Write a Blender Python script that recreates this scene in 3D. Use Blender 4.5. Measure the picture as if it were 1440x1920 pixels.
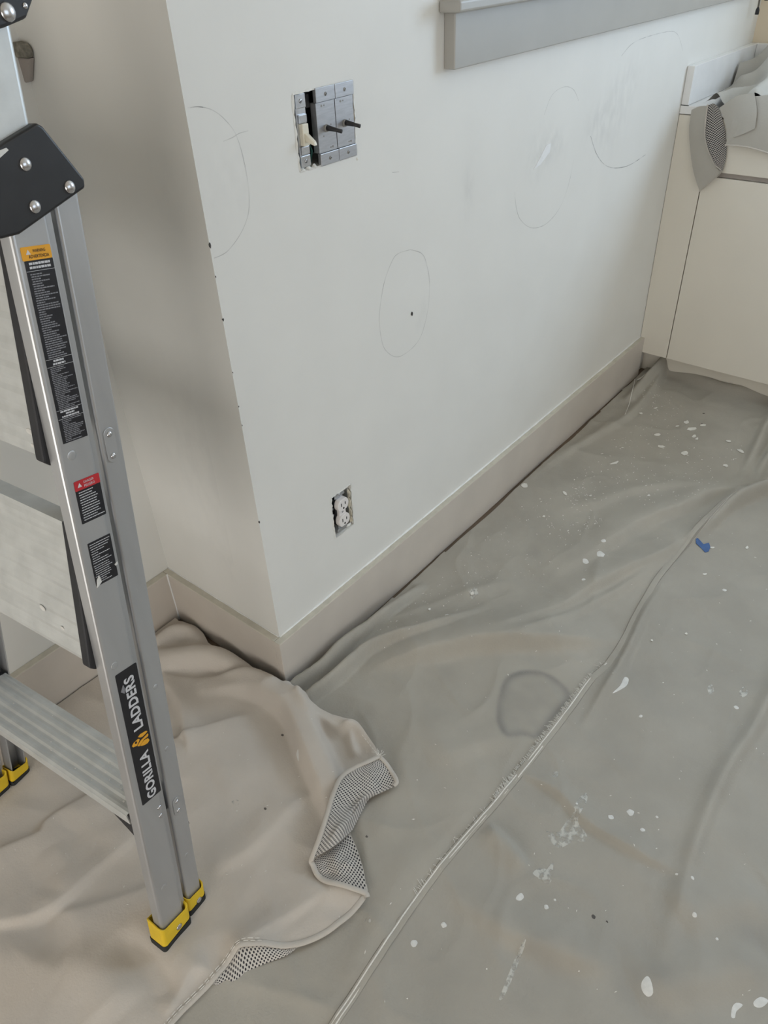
import bpy, bmesh, math, random
import numpy as np
from mathutils import Vector, Matrix

for o in list(bpy.data.objects):
    bpy.data.objects.remove(o, do_unlink=True)
scene = bpy.context.scene
COL = scene.collection

# ------------------------------------------------------------------ camera
cam_d = bpy.data.cameras.new('camera'); cam = bpy.data.objects.new('camera', cam_d); COL.objects.link(cam)
RM = ((0.62737385, -0.77764206, -0.04092521), (-0.492428, -0.35546324, -0.79445613), (0.6032551, 0.51857373, -0.60594107))
cm = Matrix.Identity(4)
for i in range(3):
    cm[i][0] = RM[0][i]; cm[i][1] = -RM[1][i]; cm[i][2] = -RM[2][i]
cm[0][3], cm[1][3], cm[2][3] = -0.71898, -0.93409, 1.35547
cam.matrix_world = cm
cam_d.sensor_fit = 'VERTICAL'; cam_d.sensor_height = 36.0; cam_d.lens = 36.0 * 1429.2 / 1920
cam_d.clip_start = 0.02
scene.camera = cam

# ------------------------------------------------------------------ world, light, exposure
w = bpy.data.worlds.new('world'); scene.world = w; w.use_nodes = True
w.node_tree.nodes['Background'].inputs[0].default_value = (0.75, 0.85, 1.0, 1)
w.node_tree.nodes['Background'].inputs[1].default_value = 0.6
def area(name, loc, direction, sx, sy, power, col):
    d = bpy.data.lights.new(name, 'AREA'); d.shape = 'RECTANGLE'; d.size = sx; d.size_y = sy; d.energy = power; d.color = col
    o = bpy.data.objects.new(name, d); COL.objects.link(o); o.location = loc
    o.rotation_euler = Vector(direction).to_track_quat('-Z', 'Z').to_euler()
    return o
# daylight through the counter window (right wall), the sill window (main wall), plus added rear and left openings out of view
area('daylight_counter_window', (2.50, -1.50, 1.66), (-1, 0, 0), 2.2, 0.98, 62, (0.62, 0.80, 1.0))
area('daylight_sill_window', (1.42, 0.16, 1.72), (0, -1, -0.15), 1.2, 0.85, 19, (0.68, 0.84, 1.0))
area('rear_fill_light', (0.2, -3.62, 1.5), (0, 1, 0), 2.1, 1.3, 12, (0.80, 0.90, 1.0))  # added cool fill for the main wall, its window is made up
area('daylight_left_opening', (-2.43, -1.07, 0.67), (1, 0, 0), 2.75, 1.25, 50, (1.0, 0.93, 0.83))  # light from the left through an unseen opening shaped for its effect
scene.view_settings.view_transform = 'Standard'
scene.view_settings.look = 'None'
scene.view_settings.exposure = 0.49
scene.view_settings.gamma = 1.0
scene.view_settings.use_curve_mapping = False

# ------------------------------------------------------------------ helpers
def setp(o, label=None, cat=None, group=None, kind=None):
    if label: o['label'] = label
    if cat: o['category'] = cat
    if group: o['group'] = group
    if kind: o['kind'] = kind
    return o
def empty(name, loc, label=None, cat=None, group=None):
    o = bpy.data.objects.new(name, None); COL.objects.link(o); o.location = loc
    o.empty_display_size = 0.05
    return setp(o, label, cat, group)
class MB:
    """collects faces, then links them as one mesh object"""
    def __init__(s): s.v = []; s.f = []; s.uv = None
    def add(s, vs, fs):
        n = len(s.v); s.v += [tuple(p) for p in vs]; s.f += [tuple(i + n for i in f) for f in fs]; return s
    def box(s, x0, x1, y0, y1, z0, z1, M=None):
        vs = [(x, y, z) for z in (z0, z1) for y in (y0, y1) for x in (x0, x1)]
        if M: vs = [M(*p) for p in vs]
        return s.add(vs, [(0, 2, 3, 1), (4, 5, 7, 6), (0, 1, 5, 4), (2, 6, 7, 3), (0, 4, 6, 2), (1, 3, 7, 5)])
    def prism(s, poly, fa, fb):
        """poly: 2d list; fa/fb map a 2d point to the bottom/top 3d point"""
        n = len(poly)
        vs = [fa(*p) for p in poly] + [fb(*p) for p in poly]
        fs = [tuple(range(n - 1, -1, -1)), tuple(range(n, 2 * n))] + [(i, (i + 1) % n, n + (i + 1) % n, n + i) for i in range(n)]
        return s.add(vs, fs)
    def tube(s, pts, r, k=8, caps=True):
        pts = [Vector(p) for p in pts]; n = len(pts); rr = r if isinstance(r, (list, tuple)) else [r] * n
        vs = []; up = Vector((0.13, 0.21, 0.97))
        for i, p in enumerate(pts):
            t = (pts[min(i + 1, n - 1)] - pts[max(i - 1, 0)]).normalized()
            a = t.cross(up)
            if a.length < 1e-3: a = t.cross(Vector((1, 0, 0)))
            a.normalize(); b = t.cross(a)
            vs += [p + (a * math.cos(q) + b * math.sin(q)) * rr[i] for q in (2 * math.pi * j / k for j in range(k))]
        fs = [(i * k + j, i * k + (j + 1) % k, (i + 1) * k + (j + 1) % k, (i + 1) * k + j) for i in range(n - 1) for j in range(k)]
        if caps: fs += [tuple(range(k - 1, -1, -1)), tuple((n - 1) * k + j for j in range(k))]
        return s.add(vs, fs)
    def dome(s, c, ax, r, h, k=12, rings=4):
        """flattened half sphere on point c, axis ax"""
        c = Vector(c); ax = Vector(ax).normalized(); a = ax.orthogonal().normalized(); b = ax.cross(a)
        vs = []
        for i in range(rings):
            q = math.pi / 2 * i / rings
            vs += [c + (a * math.cos(2 * math.pi * j / k) + b * math.sin(2 * math.pi * j / k)) * r * math.cos(q) + ax * h * math.sin(q) for j in range(k)]
        vs.append(c + ax * h)
        fs = [(i * k + j, i * k + (j + 1) % k, (i + 1) * k + (j + 1) % k, (i + 1) * k + j) for i in range(rings - 1) for j in range(k)]
        fs += [((rings - 1) * k + j, (rings - 1) * k + (j + 1) % k, rings * k) for j in range(k)]
        fs.append(tuple(range(k - 1, -1, -1)))
        return s.add(vs, fs)
    def build(s, name, mat, parent=None, smooth=False, bevel=0, seg=2, uv=None):
        me = bpy.data.meshes.new(name)
        off = Vector(parent_world(parent)) if parent else Vector((0, 0, 0))
        me.from_pydata([tuple(Vector(p) - off) for p in s.v], [], s.f)
        if uv is not None:
            l = me.uv_layers.new(name='UVMap')
            li = np.zeros(len(me.loops), dtype=np.int32); me.loops.foreach_get('vertex_index', li)
            l.data.foreach_set('uv', np.asarray(uv, dtype=np.float32)[li].ravel())
        bm = bmesh.new(); bm.from_mesh(me); bmesh.ops.recalc_face_normals(bm, faces=bm.faces)
        if bevel:
            bmesh.ops.remove_doubles(bm, verts=bm.verts, dist=1e-6)
            ed = [e for e in bm.edges if len(e.link_faces) == 2 and e.calc_face_angle(0) > 0.5]
            bmesh.ops.bevel(bm, geom=ed, offset=bevel, segments=seg, profile=0.5, affect='EDGES', clamp_overlap=True)
        bm.to_mesh(me); bm.free()
        if smooth: me.polygons.foreach_set('use_smooth', [True] * len(me.polygons))
        if mat: me.materials.append(mat)
        o = bpy.data.objects.new(name, me); COL.objects.link(o)
        if parent: o.parent = parent
        return o
def parent_world(p):
    v = Vector((0, 0, 0))
    while p: v += p.location; p = p.parent
    return v
def struct(o): o['kind'] = 'structure'; return o

# ------------------------------------------------------------------ materials
MATS = {}
def mat(name, col, rough=0.6, metal=0.0, var=0.0, vscale=12.0, bump=0.0, bscale=200.0, stretch=None, col2=None, spec=0.5, alpha=1.0, detail=4):
    m = bpy.data.materials.new(name); m.use_nodes = True; nt = m.node_tree; b = nt.nodes['Principled BSDF']
    b.inputs['Roughness'].default_value = rough; b.inputs['Metallic'].default_value = metal
    b.inputs['Specular IOR Level'].default_value = spec
    b.inputs['Alpha'].default_value = alpha
    tc = nt.nodes.new('ShaderNodeTexCoord'); src = tc.outputs['Object']
    if stretch:
        mp = nt.nodes.new('ShaderNodeMapping'); mp.inputs['Scale'].default_value = stretch; nt.links.new(src, mp.inputs[0]); src = mp.outputs[0]
    if var or col2:
        n = nt.nodes.new('ShaderNodeTexNoise'); n.inputs['Scale'].default_value = vscale; n.inputs['Detail'].default_value = detail; nt.links.new(src, n.inputs['Vector'])
        mx = nt.nodes.new('ShaderNodeMix'); mx.data_type = 'RGBA'
        c2 = col2 or tuple(c * (1 - var) for c in col)
        mx.inputs[6].default_value = (*col, 1); mx.inputs[7].default_value = (*c2, 1)
        rp = nt.nodes.new('ShaderNodeMapRange'); rp.inputs[1].default_value = 0.35; rp.inputs[2].default_value = 0.65
        nt.links.new(n.outputs[0], rp.inputs[0]); nt.links.new(rp.outputs[0], mx.inputs[0]); nt.links.new(mx.outputs[2], b.inputs['Base Color'])
    else:
        b.inputs['Base Color'].default_value = (*col, 1)
    if bump:
        n2 = nt.nodes.new('ShaderNodeTexNoise'); n2.inputs['Scale'].default_value = bscale; n2.inputs['Detail'].default_value = 3; nt.links.new(src, n2.inputs['Vector'])
        bp = nt.nodes.new('ShaderNodeBump'); bp.inputs['Strength'].default_value = bump; bp.inputs['Distance'].default_value = 0.002
        nt.links.new(n2.outputs[0], bp.inputs['Height']); nt.links.new(bp.outputs[0], b.inputs['Normal'])
    MATS[name] = m; return m
def srgb(r, g, b):
    f = lambda c: (c / 255 / 12.92) if c / 255 <= 0.04045 else ((c / 255 + 0.055) / 1.055) ** 2.4
    return (f(r), f(g), f(b))

def wall_paint(name, base, smudges, axis):
    """painted plaster with grey hand smudges at given places; axis picks the two wall coordinates"""
    m = mat(name, base, 0.55, var=0.03, vscale=6, bump=0.05, bscale=90)
    nt = m.node_tree; b = nt.nodes['Principled BSDF']
    tc = [n for n in nt.nodes if n.type == 'TEX_COORD'][0]
    link = b.inputs['Base Color'].links[0].from_socket
    nz = nt.nodes.new('ShaderNodeTexNoise'); nz.inputs['Scale'].default_value = 38; nz.inputs['Detail'].default_value = 6
    st = nt.nodes.new('ShaderNodeMapping'); st.inputs['Scale'].default_value = (1, 1, 0.55); st.inputs['Rotation'].default_value = (0, 0.6, 0)
    nt.links.new(tc.outputs['Object'], st.inputs[0]); nt.links.new(st.outputs[0], nz.inputs['Vector'])
    sep = nt.nodes.new('ShaderNodeSeparateXYZ'); nt.links.new(tc.outputs['Object'], sep.inputs[0])
    acc = None
    def mth(op, a, bb=None, c=None):
        n = nt.nodes.new('ShaderNodeMath'); n.operation = op
        for i, q in enumerate((a, bb, c)):
            if q is None: continue
            if isinstance(q, (int, float)): n.inputs[i].default_value = q
            else: nt.links.new(q, n.inputs[i])
        return n.outputs[0]
    for (cx, cz, rx, rz, s) in smudges:
        dx = mth('DIVIDE', mth('SUBTRACT', sep.outputs[axis[0]], cx), rx); dz = mth('DIVIDE', mth('SUBTRACT', sep.outputs[axis[1]], cz), rz)
        e = mth('POWER', 2.718, mth('MULTIPLY', mth('ADD', mth('MULTIPLY', dx, dx), mth('MULTIPLY', dz, dz)), -1.0))
        e = mth('MULTIPLY', e, s)
        acc = e if acc is None else mth('ADD', acc, e)
    rp = nt.nodes.new('ShaderNodeMapRange'); rp.inputs[1].default_value = 0.38; rp.inputs[2].default_value = 0.62
    nt.links.new(nz.outputs[0], rp.inputs[0])
    fac = mth('MULTIPLY', acc, rp.outputs[0])
    mx = nt.nodes.new('ShaderNodeMix'); mx.data_type = 'RGBA'; mx.inputs[7].default_value = (0.30, 0.30, 0.31, 1)
    nt.links.new(fac, mx.inputs[0]); nt.links.new(link, mx.inputs[6]); nt.links.new(mx.outputs[2], b.inputs['Base Color'])
    return m

WALLC = (0.78, 0.77, 0.735)
M_wall = wall_paint('wall_paint_main', WALLC, [(*p, rx, rz, s) for p, rx, rz, s in zip([(0.6925,0.9163),(0.9888,0.9262),(1.0575,0.9364),(1.3657,0.9497),(1.2776,0.9393),(0.5233,0.6932),(1.4371,1.0197),(0.0581,1.078)], (0.02, 0.05, 0.05, 0.09, 0.06, 0.02, 0.08, 0.06), (0.05, 0.05, 0.03, 0.08, 0.04, 0.03, 0.05, 0.06), (0.15, 0.16, 0.18, 0.12, 0.14, 0.12, 0.09, 0.07))], (0, 2))
M_wall2 = wall_paint('wall_paint_return', WALLC, [(0.16, 0.55, 0.10, 0.20, 0.07), (0.08, 0.30, 0.06, 0.07, 0.10), (0.05, 0.47, 0.02, 0.05, 0.12)], (1, 2))
M_wall3 = mat('wall_paint_room', (0.74, 0.64, 0.49), 0.6, var=0.04, vscale=4)
M_ceil = mat('ceiling_paint', (0.8, 0.72, 0.60), 0.7, var=0.03, vscale=3)
M_trim = mat('greige_trim_paint', (0.62, 0.565, 0.505), 0.38, var=0.06, vscale=9, bump=0.04, bscale=60)
M_apron = mat('grey_window_trim_paint', (0.40, 0.39, 0.365), 0.38, var=0.05, vscale=9)
M_cap = mat('cream_trim_edge', (0.62, 0.58, 0.49), 0.5, var=0.12, vscale=40)
M_caulk = mat('white_caulk', (0.86, 0.86, 0.85), 0.35, var=0.06, vscale=60)
M_white = mat('white_lacquer', (0.74, 0.70, 0.62), 0.35, var=0.03, vscale=5)
M_whitecool = mat('white_quartz', (0.82, 0.82, 0.82), 0.25, var=0.03, vscale=30)
M_floor = mat('oak_floor', (0.16, 0.11, 0.07), 0.4, var=0.3, vscale=3, stretch=(1, 12, 1))
M_dark = mat('dark_gap', (0.02, 0.02, 0.02), 0.8, var=0.2, vscale=50)

# ------------------------------------------------------------------ room shell
BT = 0.017; BH = 0.152; D = 0.381; CF = 1.838; XR = 2.403; HC = 2.45
XL, YR = -2.3, -3.5
HS = (0.2043, 0.3435, 1.0532, 1.1629)     # switch opening
HO = (0.1982, 0.2603, 0.2971, 0.4060)     # outlet opening
HW = (0.72, 2.12, 1.256, 2.20)            # window opening
def holed_wall(name, mat_, u0, u1, z0, z1, holes, tofun, depth):
    us = sorted({u0, u1, *[h[0] for h in holes], *[h[1] for h in holes]}); zs = sorted({z0, z1, *[h[2] for h in holes], *[h[3] for h in holes]})
    mb = MB()
    inh = lambda a, b: any(h[0] < a < h[1] and h[2] < b < h[3] for h in holes)
    solid = {}
    for i in range(len(us) - 1):
        for j in range(len(zs) - 1):
            solid[i, j] = not inh((us[i] + us[i + 1]) / 2, (zs[j] + zs[j + 1]) / 2)
    for (i, j), s in solid.items():
        if not s: continue
        q = [(us[i], zs[j]), (us[i + 1], zs[j]), (us[i + 1], zs[j + 1]), (us[i], zs[j + 1])]
        for dd in (0, depth):
            mb.add([tofun(a, dd, b) for a, b in q], [(0, 1, 2, 3)])
        for (di, dj, a, b) in ((-1, 0, 3, 0), (1, 0, 1, 2), (0, -1, 0, 1), (0, 1, 2, 3)):
            if not solid.get((i + di, j + dj), False):
                mb.add([tofun(*(lambda p: (p[0], 0, p[1]))(q[a])), tofun(*(lambda p: (p[0], 0, p[1]))(q[b])), tofun(q[b][0], depth, q[b][1]), tofun(q[a][0], depth, q[a][1])], [(0, 1, 2, 3)])
    # weld
    me = mb
    o = me.build(name, mat_)
    bm = bmesh.new(); bm.from_mesh(o.data); bmesh.ops.remove_doubles(bm, verts=bm.verts, dist=1e-5); bmesh.ops.recalc_face_normals(bm, faces=bm.faces); bm.to_mesh(o.data); bm.free()
    return struct(o)
floor = struct(MB().box(XL - .1, XR + .1, YR - .1, D + .1, -0.06, 0).build('floor', M_floor))
setp(floor, 'oak floor hidden under the canvas drop cloths')
wall_main = holed_wall('wall_main', M_wall, 0.0, XR + 0.11, 0, HC, [HS, HO, HW], lambda a, dd, b: (a, dd, b), 0.11)
wall_return = struct(MB().box(0, 0.10, 0.11, D + 0.10, 0, HC).build('wall_return', M_wall2))
wall_back = struct(MB().box(XL - .1, 0.0, D, D + 0.10, 0, HC).build('wall_back', M_wall2))
WR = (-2.62, -0.38, 1.14, 2.16)
wall_right = holed_wall('wall_right', M_wall3, YR, 0.0, 0, HC, [WR], lambda a, dd, b: (XR + dd, a, b), 0.10)
PD = (-2.45, 0.30, 0.05, 1.30)  # unseen opening, kept low and wide to shape the left light
wall_left = holed_wall('wall_left', M_wall3, YR, D, 0, HC, [PD], lambda a, dd, b: (XL - dd, a, b), 0.10)
wall_rear = holed_wall('wall_rear', M_wall3, XL - .1, XR + .1, 0, HC, [(-0.9, 1.3, 0.8, 2.2)], lambda a, dd, b: (a, YR - dd, b), 0.10)
ceiling = struct(MB().box(XL - .1, XR + .1, YR - .1, D + .1, HC, HC + .08).build('ceiling', M_ceil))

# baseboards with cream top edge and white caulk bead
def baseboard(name, x0, x1, y0, y1, capw):
    o = struct(MB().box(x0, x1, y0, y1, 0, BH - 0.0015).build(name, M_trim, bevel=0.0015))
    MB().box(x0 + 0.0006, x1 - 0.0006, y0 + 0.0006, y1 - 0.0006, BH - 0.003, BH).build('top_edge', M_cap, o, bevel=0.0008)
    return o
b_main = baseboard('baseboard_main', -BT, CF, -BT, 0.0, 0)
b_ret = baseboard('baseboard_return', -BT, 0.0, 0.0, D, 0)
b_back = baseboard('baseboard_back', XL, -BT, D - BT, D, 0)
random.seed(4)
def bead(pts, r, parent):
    P = []
    for a, b in zip(pts[:-1], pts[1:]):
        n = max(2, int((Vector(b) - Vector(a)).length / 0.02))
        for i in range(n): P.append(Vector(a).lerp(Vector(b), i / n))
    P.append(Vector(pts[-1]))
    MB().tube(P, [r * random.uniform(0.6, 1.15) for _ in P], 6).build('caulk_bead', M_caulk, parent, smooth=True)
bead([(0.0, -0.001, BH), (CF, -0.001, BH)], 0.0030, b_main)
bead([(-0.001, 0.0, BH), (-0.001, D, BH)], 0.0014, b_ret)
bead([(-BT - 0.0006, D - BT - 0.0006, 0.0), (-BT - 0.0006, D - BT - 0.0006, BH)], 0.0022, b_ret)

# ------------------------------------------------------------------ sill window on the main wall
M_glass = mat('window_glass', (0.9, 0.95, 1.0), 0.05, alpha=0.12, var=0.01, vscale=2)
def window(name, box3, axis, label):
    """frame, sash bars and pane in an opening; axis 0: in a wall along x, 1: along y"""
    a0, a1, z0, z1, d0, d1 = box3
    W = (lambda a, d, z: (a, d, z)) if axis == 0 else (lambda a, d, z: (d, a, z))
    r = empty(name, W((a0 + a1) / 2, (d0 + d1) / 2, z0)); r['kind'] = 'structure'; setp(r, label)
    def bx(n, q, m, bev=0.002):
        p0 = W(q[0], q[2], q[4]); p1 = W(q[1], q[3], q[5])
        return MB().box(min(p0[0], p1[0]), max(p0[0], p1[0]), min(p0[1], p1[1]), max(p0[1], p1[1]), q[4], q[5]).build(n, m, r, bevel=bev)
    t = 0.04
    bx('frame_side', (a0, a0 + t, d0, d1, z0, z1), M_trim); bx('frame_side', (a1 - t, a1, d0, d1, z0, z1), M_trim)
    bx('frame_head', (a0 + t, a1 - t, d0, d1, z1 - t, z1), M_trim); bx('frame_sill', (a0 + t, a1 - t, d0, d1, z0, z0 + t), M_trim)
    dm = (d0 + d1) / 2
    bx('mullion', ((a0 + a1) / 2 - .018, (a0 + a1) / 2 + .018, dm - .012, dm + .012, z0 + t, z1 - t), M_trim)
    bx('pane', (a0 + t, a1 - t, dm - .002, dm + .002, z0 + t, z1 - t), M_glass, 0)
    return r
window('window_1', (HW[0], HW[1], HW[2], HW[3], 0.05, 0.10), 0, 'window above the wide grey apron on the main wall')
window('window_2', (WR[0], WR[1], WR[2], WR[3], XR + 0.04, XR + 0.09), 1, 'window above the white counter')
window('light_opening_left', (PD[0], PD[1], PD[2], PD[3], XL - 0.09, XL - 0.04), 1, 'low glazed opening added in the unseen left wall for side light')
window('fill_window_rear', (-0.9, 1.3, 0.8, 2.2, YR - 0.09, YR - 0.04), 0, 'window added in the unseen rear wall for fill light')
t1 = empty('trim_1', (0.6013, 0, 1.1475)); t1['kind'] = 'structure'; setp(t1, 'grey painted window sill board with wide apron below it')
MB().box(0.6013, 2.25, -0.0243, 0.0, 1.1475, 1.2360).build('apron', M_apron, t1, bevel=0.002)
MB().box(0.583, 2.27, -0.046, 0.0, 1.2362, 1.2555).build('stool', M_apron, t1, bevel=0.005, seg=3)
MB().box(0.60, HW[0], -0.020, 0.0, 1.2557, 2.29).build('casing', M_trim, t1, bevel=0.002)
MB().box(HW[1], HW[1] + 0.12, -0.020, 0.0, 1.2557, 2.29).build('casing', M_trim, t1, bevel=0.002)
MB().box(HW[0], HW[1], -0.020, 0.0, HW[3], 2.29).build('casing_head', M_trim, t1, bevel=0.002)
MB().box(HW[0], HW[1], 0.0, 0.05, 1.2562, 1.2580).build('inner_sill', M_whitecool, t1)

# ------------------------------------------------------------------ marks on the walls
def pencil(name, alpha, c=(0.16, 0.16, 0.17)):
    m = mat(name, c, 0.8, alpha=alpha); nt = m.node_tree; b = nt.nodes['Principled BSDF']
    tc = nt.nodes.new('ShaderNodeTexCoord'); n = nt.nodes.new('ShaderNodeTexNoise'); n.inputs['Scale'].default_value = 26; nt.links.new(tc.outputs['Object'], n.inputs['Vector'])
    mr = nt.nodes.new('ShaderNodeMapRange'); mr.inputs[1].default_value = 0.35; mr.inputs[2].default_value = 0.7; mr.inputs[3].default_value = alpha * 0.25; mr.inputs[4].default_value = alpha * 1.5
    nt.links.new(n.outputs[0], mr.inputs[0]); nt.links.new(mr.outputs[0], b.inputs['Alpha']); return m
M_pen = pencil('faint_pencil', 0.22); M_pen2 = pencil('pencil', 0.42)
def smooth_line(p, n=6, closed=False):
    p = [np.array(q, float) for q in p]; out = []
    L = len(p)
    for i in range(L if closed else L - 1):
        g = (lambda k: p[k % L]) if closed else (lambda k: p[min(max(k, 0), L - 1)])
        a, b, c, d = g(i - 1), g(i), g(i + 1), g(i + 2)
        for t in np.linspace(0, 1, n, endpoint=False):
            out.append(0.5 * ((2 * b) + (-a + c) * t + (2 * a - 5 * b + 4 * c - d) * t * t + (-a + 3 * b - 3 * c + d) * t ** 3))
    if not closed: out.append(p[-1])
    return out
def wall_line(name, pts, wdt, m, parent, y=-0.0005):
    P = smooth_line(pts, 6); mb = MB(); vs = []
    for i, q in enumerate(P):
        t = P[min(i + 1, len(P) - 1)] - P[max(i - 1, 0)]; t = t / (np.linalg.norm(t) + 1e-9); nrm = np.array([-t[1], t[0]]) * wdt / 2
        vs += [(q[0] + nrm[0], y, q[1] + nrm[1]), (q[0] - nrm[0], y, q[1] - nrm[1])]
    mb.add(vs, [(2 * i, 2 * i + 1, 2 * i + 3, 2 * i + 2) for i in range(len(P) - 1)])
    return mb.build(name, m, parent)
lines = [
 ([(0.4888,0.8478),(0.451,0.8512),(0.4303,0.8426),(0.4031,0.8076),(0.3865,0.7598),(0.3827,0.7298),(0.3898,0.6832),(0.4057,0.6579),(0.4316,0.6378),(0.4609,0.6323),(0.4971,0.6379),(0.5245,0.656),(0.5466,0.7042),(0.5529,0.7599),(0.542,0.8052),(0.5259,0.8297),(0.4888,0.8478)], 0.0016, 0),
 ([(0.9943,1.0092),(1.0244,1.0446),(1.0773,1.0533),(1.1263,1.041),(1.1598,1.0115)], 0.0014, 0),
 ([(0.8845,0.8671),(0.893,0.8356),(0.9169,0.7982),(0.9742,0.7633),(1.0464,0.7536),(1.1131,0.7762),(1.1501,0.8259),(1.1632,0.8799)], 0.0016, 0),
 ([(1.3688,1.0816),(1.4233,1.1022),(1.511,1.1085),(1.6568,1.1064),(1.7229,1.0913),(1.7786,1.0481)], 0.0016, 0),
 ([(1.2446,0.9204),(1.2909,0.8701),(1.352,0.8303),(1.4276,0.8067),(1.5201,0.7962),(1.6223,0.8031)], 0.0018, 1),
 ([(0.0046,1.1763),(0.022,1.1749),(0.045,1.1674),(0.066,1.1512),(0.083,1.126),(0.091,1.0778),(0.0878,1.0293),(0.0681,0.9984),(0.0325,0.9757),(0.0039,0.9726)], 0.0012, 0),
 ([(0.0082,1.1757),(0.0192,1.1753),(0.03,1.173)], 0.0012, 1),
 ([(0.0562,1.1252),(0.0739,1.1269),(0.0881,1.13),(0.1061,1.1304)], 0.0012, 1),
 ([(0.4392,1.0031),(0.4597,0.9998)], 0.0012, 0)]
for pts, wd, k in lines:
    wall_line('pencil_mark', pts, wd, (M_pen, M_pen2)[k], wall_main)
def blob(c, rx, rz, n=10, seed=0, jit=0.3):
    r = random.Random(seed); return [(c[0] + rx * math.cos(2 * math.pi * i / n) * r.uniform(1 - jit, 1 + jit), c[1] + rz * math.sin(2 * math.pi * i / n) * r.uniform(1 - jit, 1 + jit)) for i in range(n)]
M_hole = mat('bare_hole', (0.07, 0.065, 0.06), 0.9, var=0.3, vscale=300)
M_spackle = mat('spackle', (0.83, 0.83, 0.83), 0.7, var=0.05, vscale=80)
for i, (p, rx, rz) in enumerate(zip([(0.4899,0.7133)], (0.003,), (0.0045,))):
    MB().prism(blob(p, rx, rz, 10, i), lambda a, b: (a, 0.0005, b), lambda a, b: (a, -0.0008, b)).build('nail_hole', M_hole, wall_main)
for i, (p, s) in enumerate(zip([(-0.0031,0.9922),(-0.0015,0.9447),(-0.0019,0.8759),(-0.0029,0.7829),(-0.0034,0.7187),(-0.0026,0.6814),(-0.002,0.4675)], (2.6, 1.0, 1.4, 0.8, 0.8, 0.8, 1.7))):
    q = (0.0012, p[1])
    MB().prism(blob(q, 0.0008 * min(s, 1.6), 0.0017 * s, 9, i + 20), lambda a, b: (a - 0.0006, -0.0009, b), lambda a, b: (a, 0.002, b)).build('corner_nick', M_hole, wall_return)
# raised plaster fleck inside the smudged pencil ring
MB().prism([(0.9637,0.8988),(0.9856,0.9153),(1.0159,0.9418),(1.0385,0.9422),(1.0344,0.9232),(0.9949,0.9041)], lambda a, b: (a, 0.0, b), lambda a, b: (a, -0.0012, b)).build('plaster_dab', M_spackle, wall_main)

# ------------------------------------------------------------------ switches and outlet
M_alu = mat('brushed_aluminium', (0.50, 0.51, 0.54), 0.38, 0.75, var=0.12, vscale=40, stretch=(1, 1, 8))
M_zinc = mat('zinc_strap', (0.62, 0.64, 0.68), 0.28, 0.9, var=0.2, vscale=60)
M_black = mat('black_plastic', (0.018, 0.018, 0.02), 0.42, var=0.3, vscale=30)
M_blackm = mat('black_matt', (0.022, 0.022, 0.026), 0.6, var=0.3, vscale=30)
M_cream = mat('cream_plastic', (0.78, 0.74, 0.62), 0.35, var=0.05, vscale=40)
M_wplast = mat('white_plastic', (0.82, 0.78, 0.76), 0.35, var=0.05, vscale=40)
M_greybody = mat('grey_plastic', (0.30, 0.29, 0.27), 0.5, var=0.15, vscale=40)
M_boxblue = mat('box_plastic', (0.045, 0.05, 0.058), 0.6, var=0.2, vscale=30)
M_green = mat('green_wire', (0.03, 0.12, 0.10), 0.45, var=0.2, vscale=30)
M_gyp = mat('torn_plaster', (0.66, 0.60, 0.48), 0.9, var=0.25, vscale=90, bump=0.4, bscale=300)
M_gypw = mat('torn_paint', (0.80, 0.79, 0.75), 0.8, var=0.1, vscale=120, bump=0.3, bscale=250)

def torn_ring(h, wd, seed, parent, m, name='torn_edge', sides='lrtb', off=0.0011):
    """ragged strips of torn paint along the rim of an opening"""
    r = random.Random(seed)
    x0, x1, z0, z1 = h
    for sd in sides:
        n = 16; P = []; Q = []
        for i in range(n + 1):
            t = i / n; k = wd * r.uniform(0.3, 1.2); g = 0.0012 * r.uniform(-1, 1.5)
            if sd == 'l': P.append((x0 + g, z0 + (z1 - z0) * t)); Q.append((x0 - k, z0 + (z1 - z0) * t))
            if sd == 'r': P.append((x1 - g, z0 + (z1 - z0) * t)); Q.append((x1 + k, z0 + (z1 - z0) * t))
            if sd == 't': P.append((x0 + (x1 - x0) * t, z1 - g)); Q.append((x0 + (x1 - x0) * t, z1 + k))
            if sd == 'b': P.append((x0 + (x1 - x0) * t, z0 + g)); Q.append((x0 + (x1 - x0) * t, z0 - k))
        mb = MB(); vs = []
        for p, q in zip(P, Q): vs += [(p[0], -off * r.uniform(.5, 1.6), p[1]), (q[0], -0.0003, q[1])]
        mb.add(vs, [(2 * i, 2 * i + 1, 2 * i + 3, 2 * i + 2) for i in range(n)]).build(name, m, parent)
torn_ring(HS, 0.0035, 3, wall_main, M_gypw)
torn_ring(HO, 0.0035, 5, wall_main, M_gypw)
# lumps of bare plaster at the outlet's right rim and the switch's lower rim
def lump(c, rx, rz, h, seed, parent, m, y=0.004):
    r = random.Random(seed); mb = MB(); n = 12; vs = [(c[0], y - h, c[1])]
    for ring, (k, d) in enumerate(((0.55, 0.8), (1.0, 0.0))):
        vs += [(c[0] + rx * k * math.cos(2 * math.pi * i / n) * r.uniform(.75, 1.2), y - h * d * r.uniform(.7, 1.1), c[1] + rz * k * math.sin(2 * math.pi * i / n) * r.uniform(.8, 1.2)) for i in range(n)]
    fs = [(0, 1 + i, 1 + (i + 1) % n) for i in range(n)] + [(1 + i, 1 + n + i, 1 + n + (i + 1) % n, 1 + (i + 1) % n) for i in range(n)]
    mb.add(vs, fs).build('plaster_lump', m, parent, smooth=True)
for i, (dx, dz, rx, rz) in enumerate(((-.004, .085, .004, .012), (-.005, .062, .005, .016), (-.004, .035, .004, .014), (-.003, .015, .004, .010))):
    lump((HO[1] + dx, HO[2] + dz), rx, rz, 0.006, 40 + i, wall_main, M_gyp)
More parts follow.
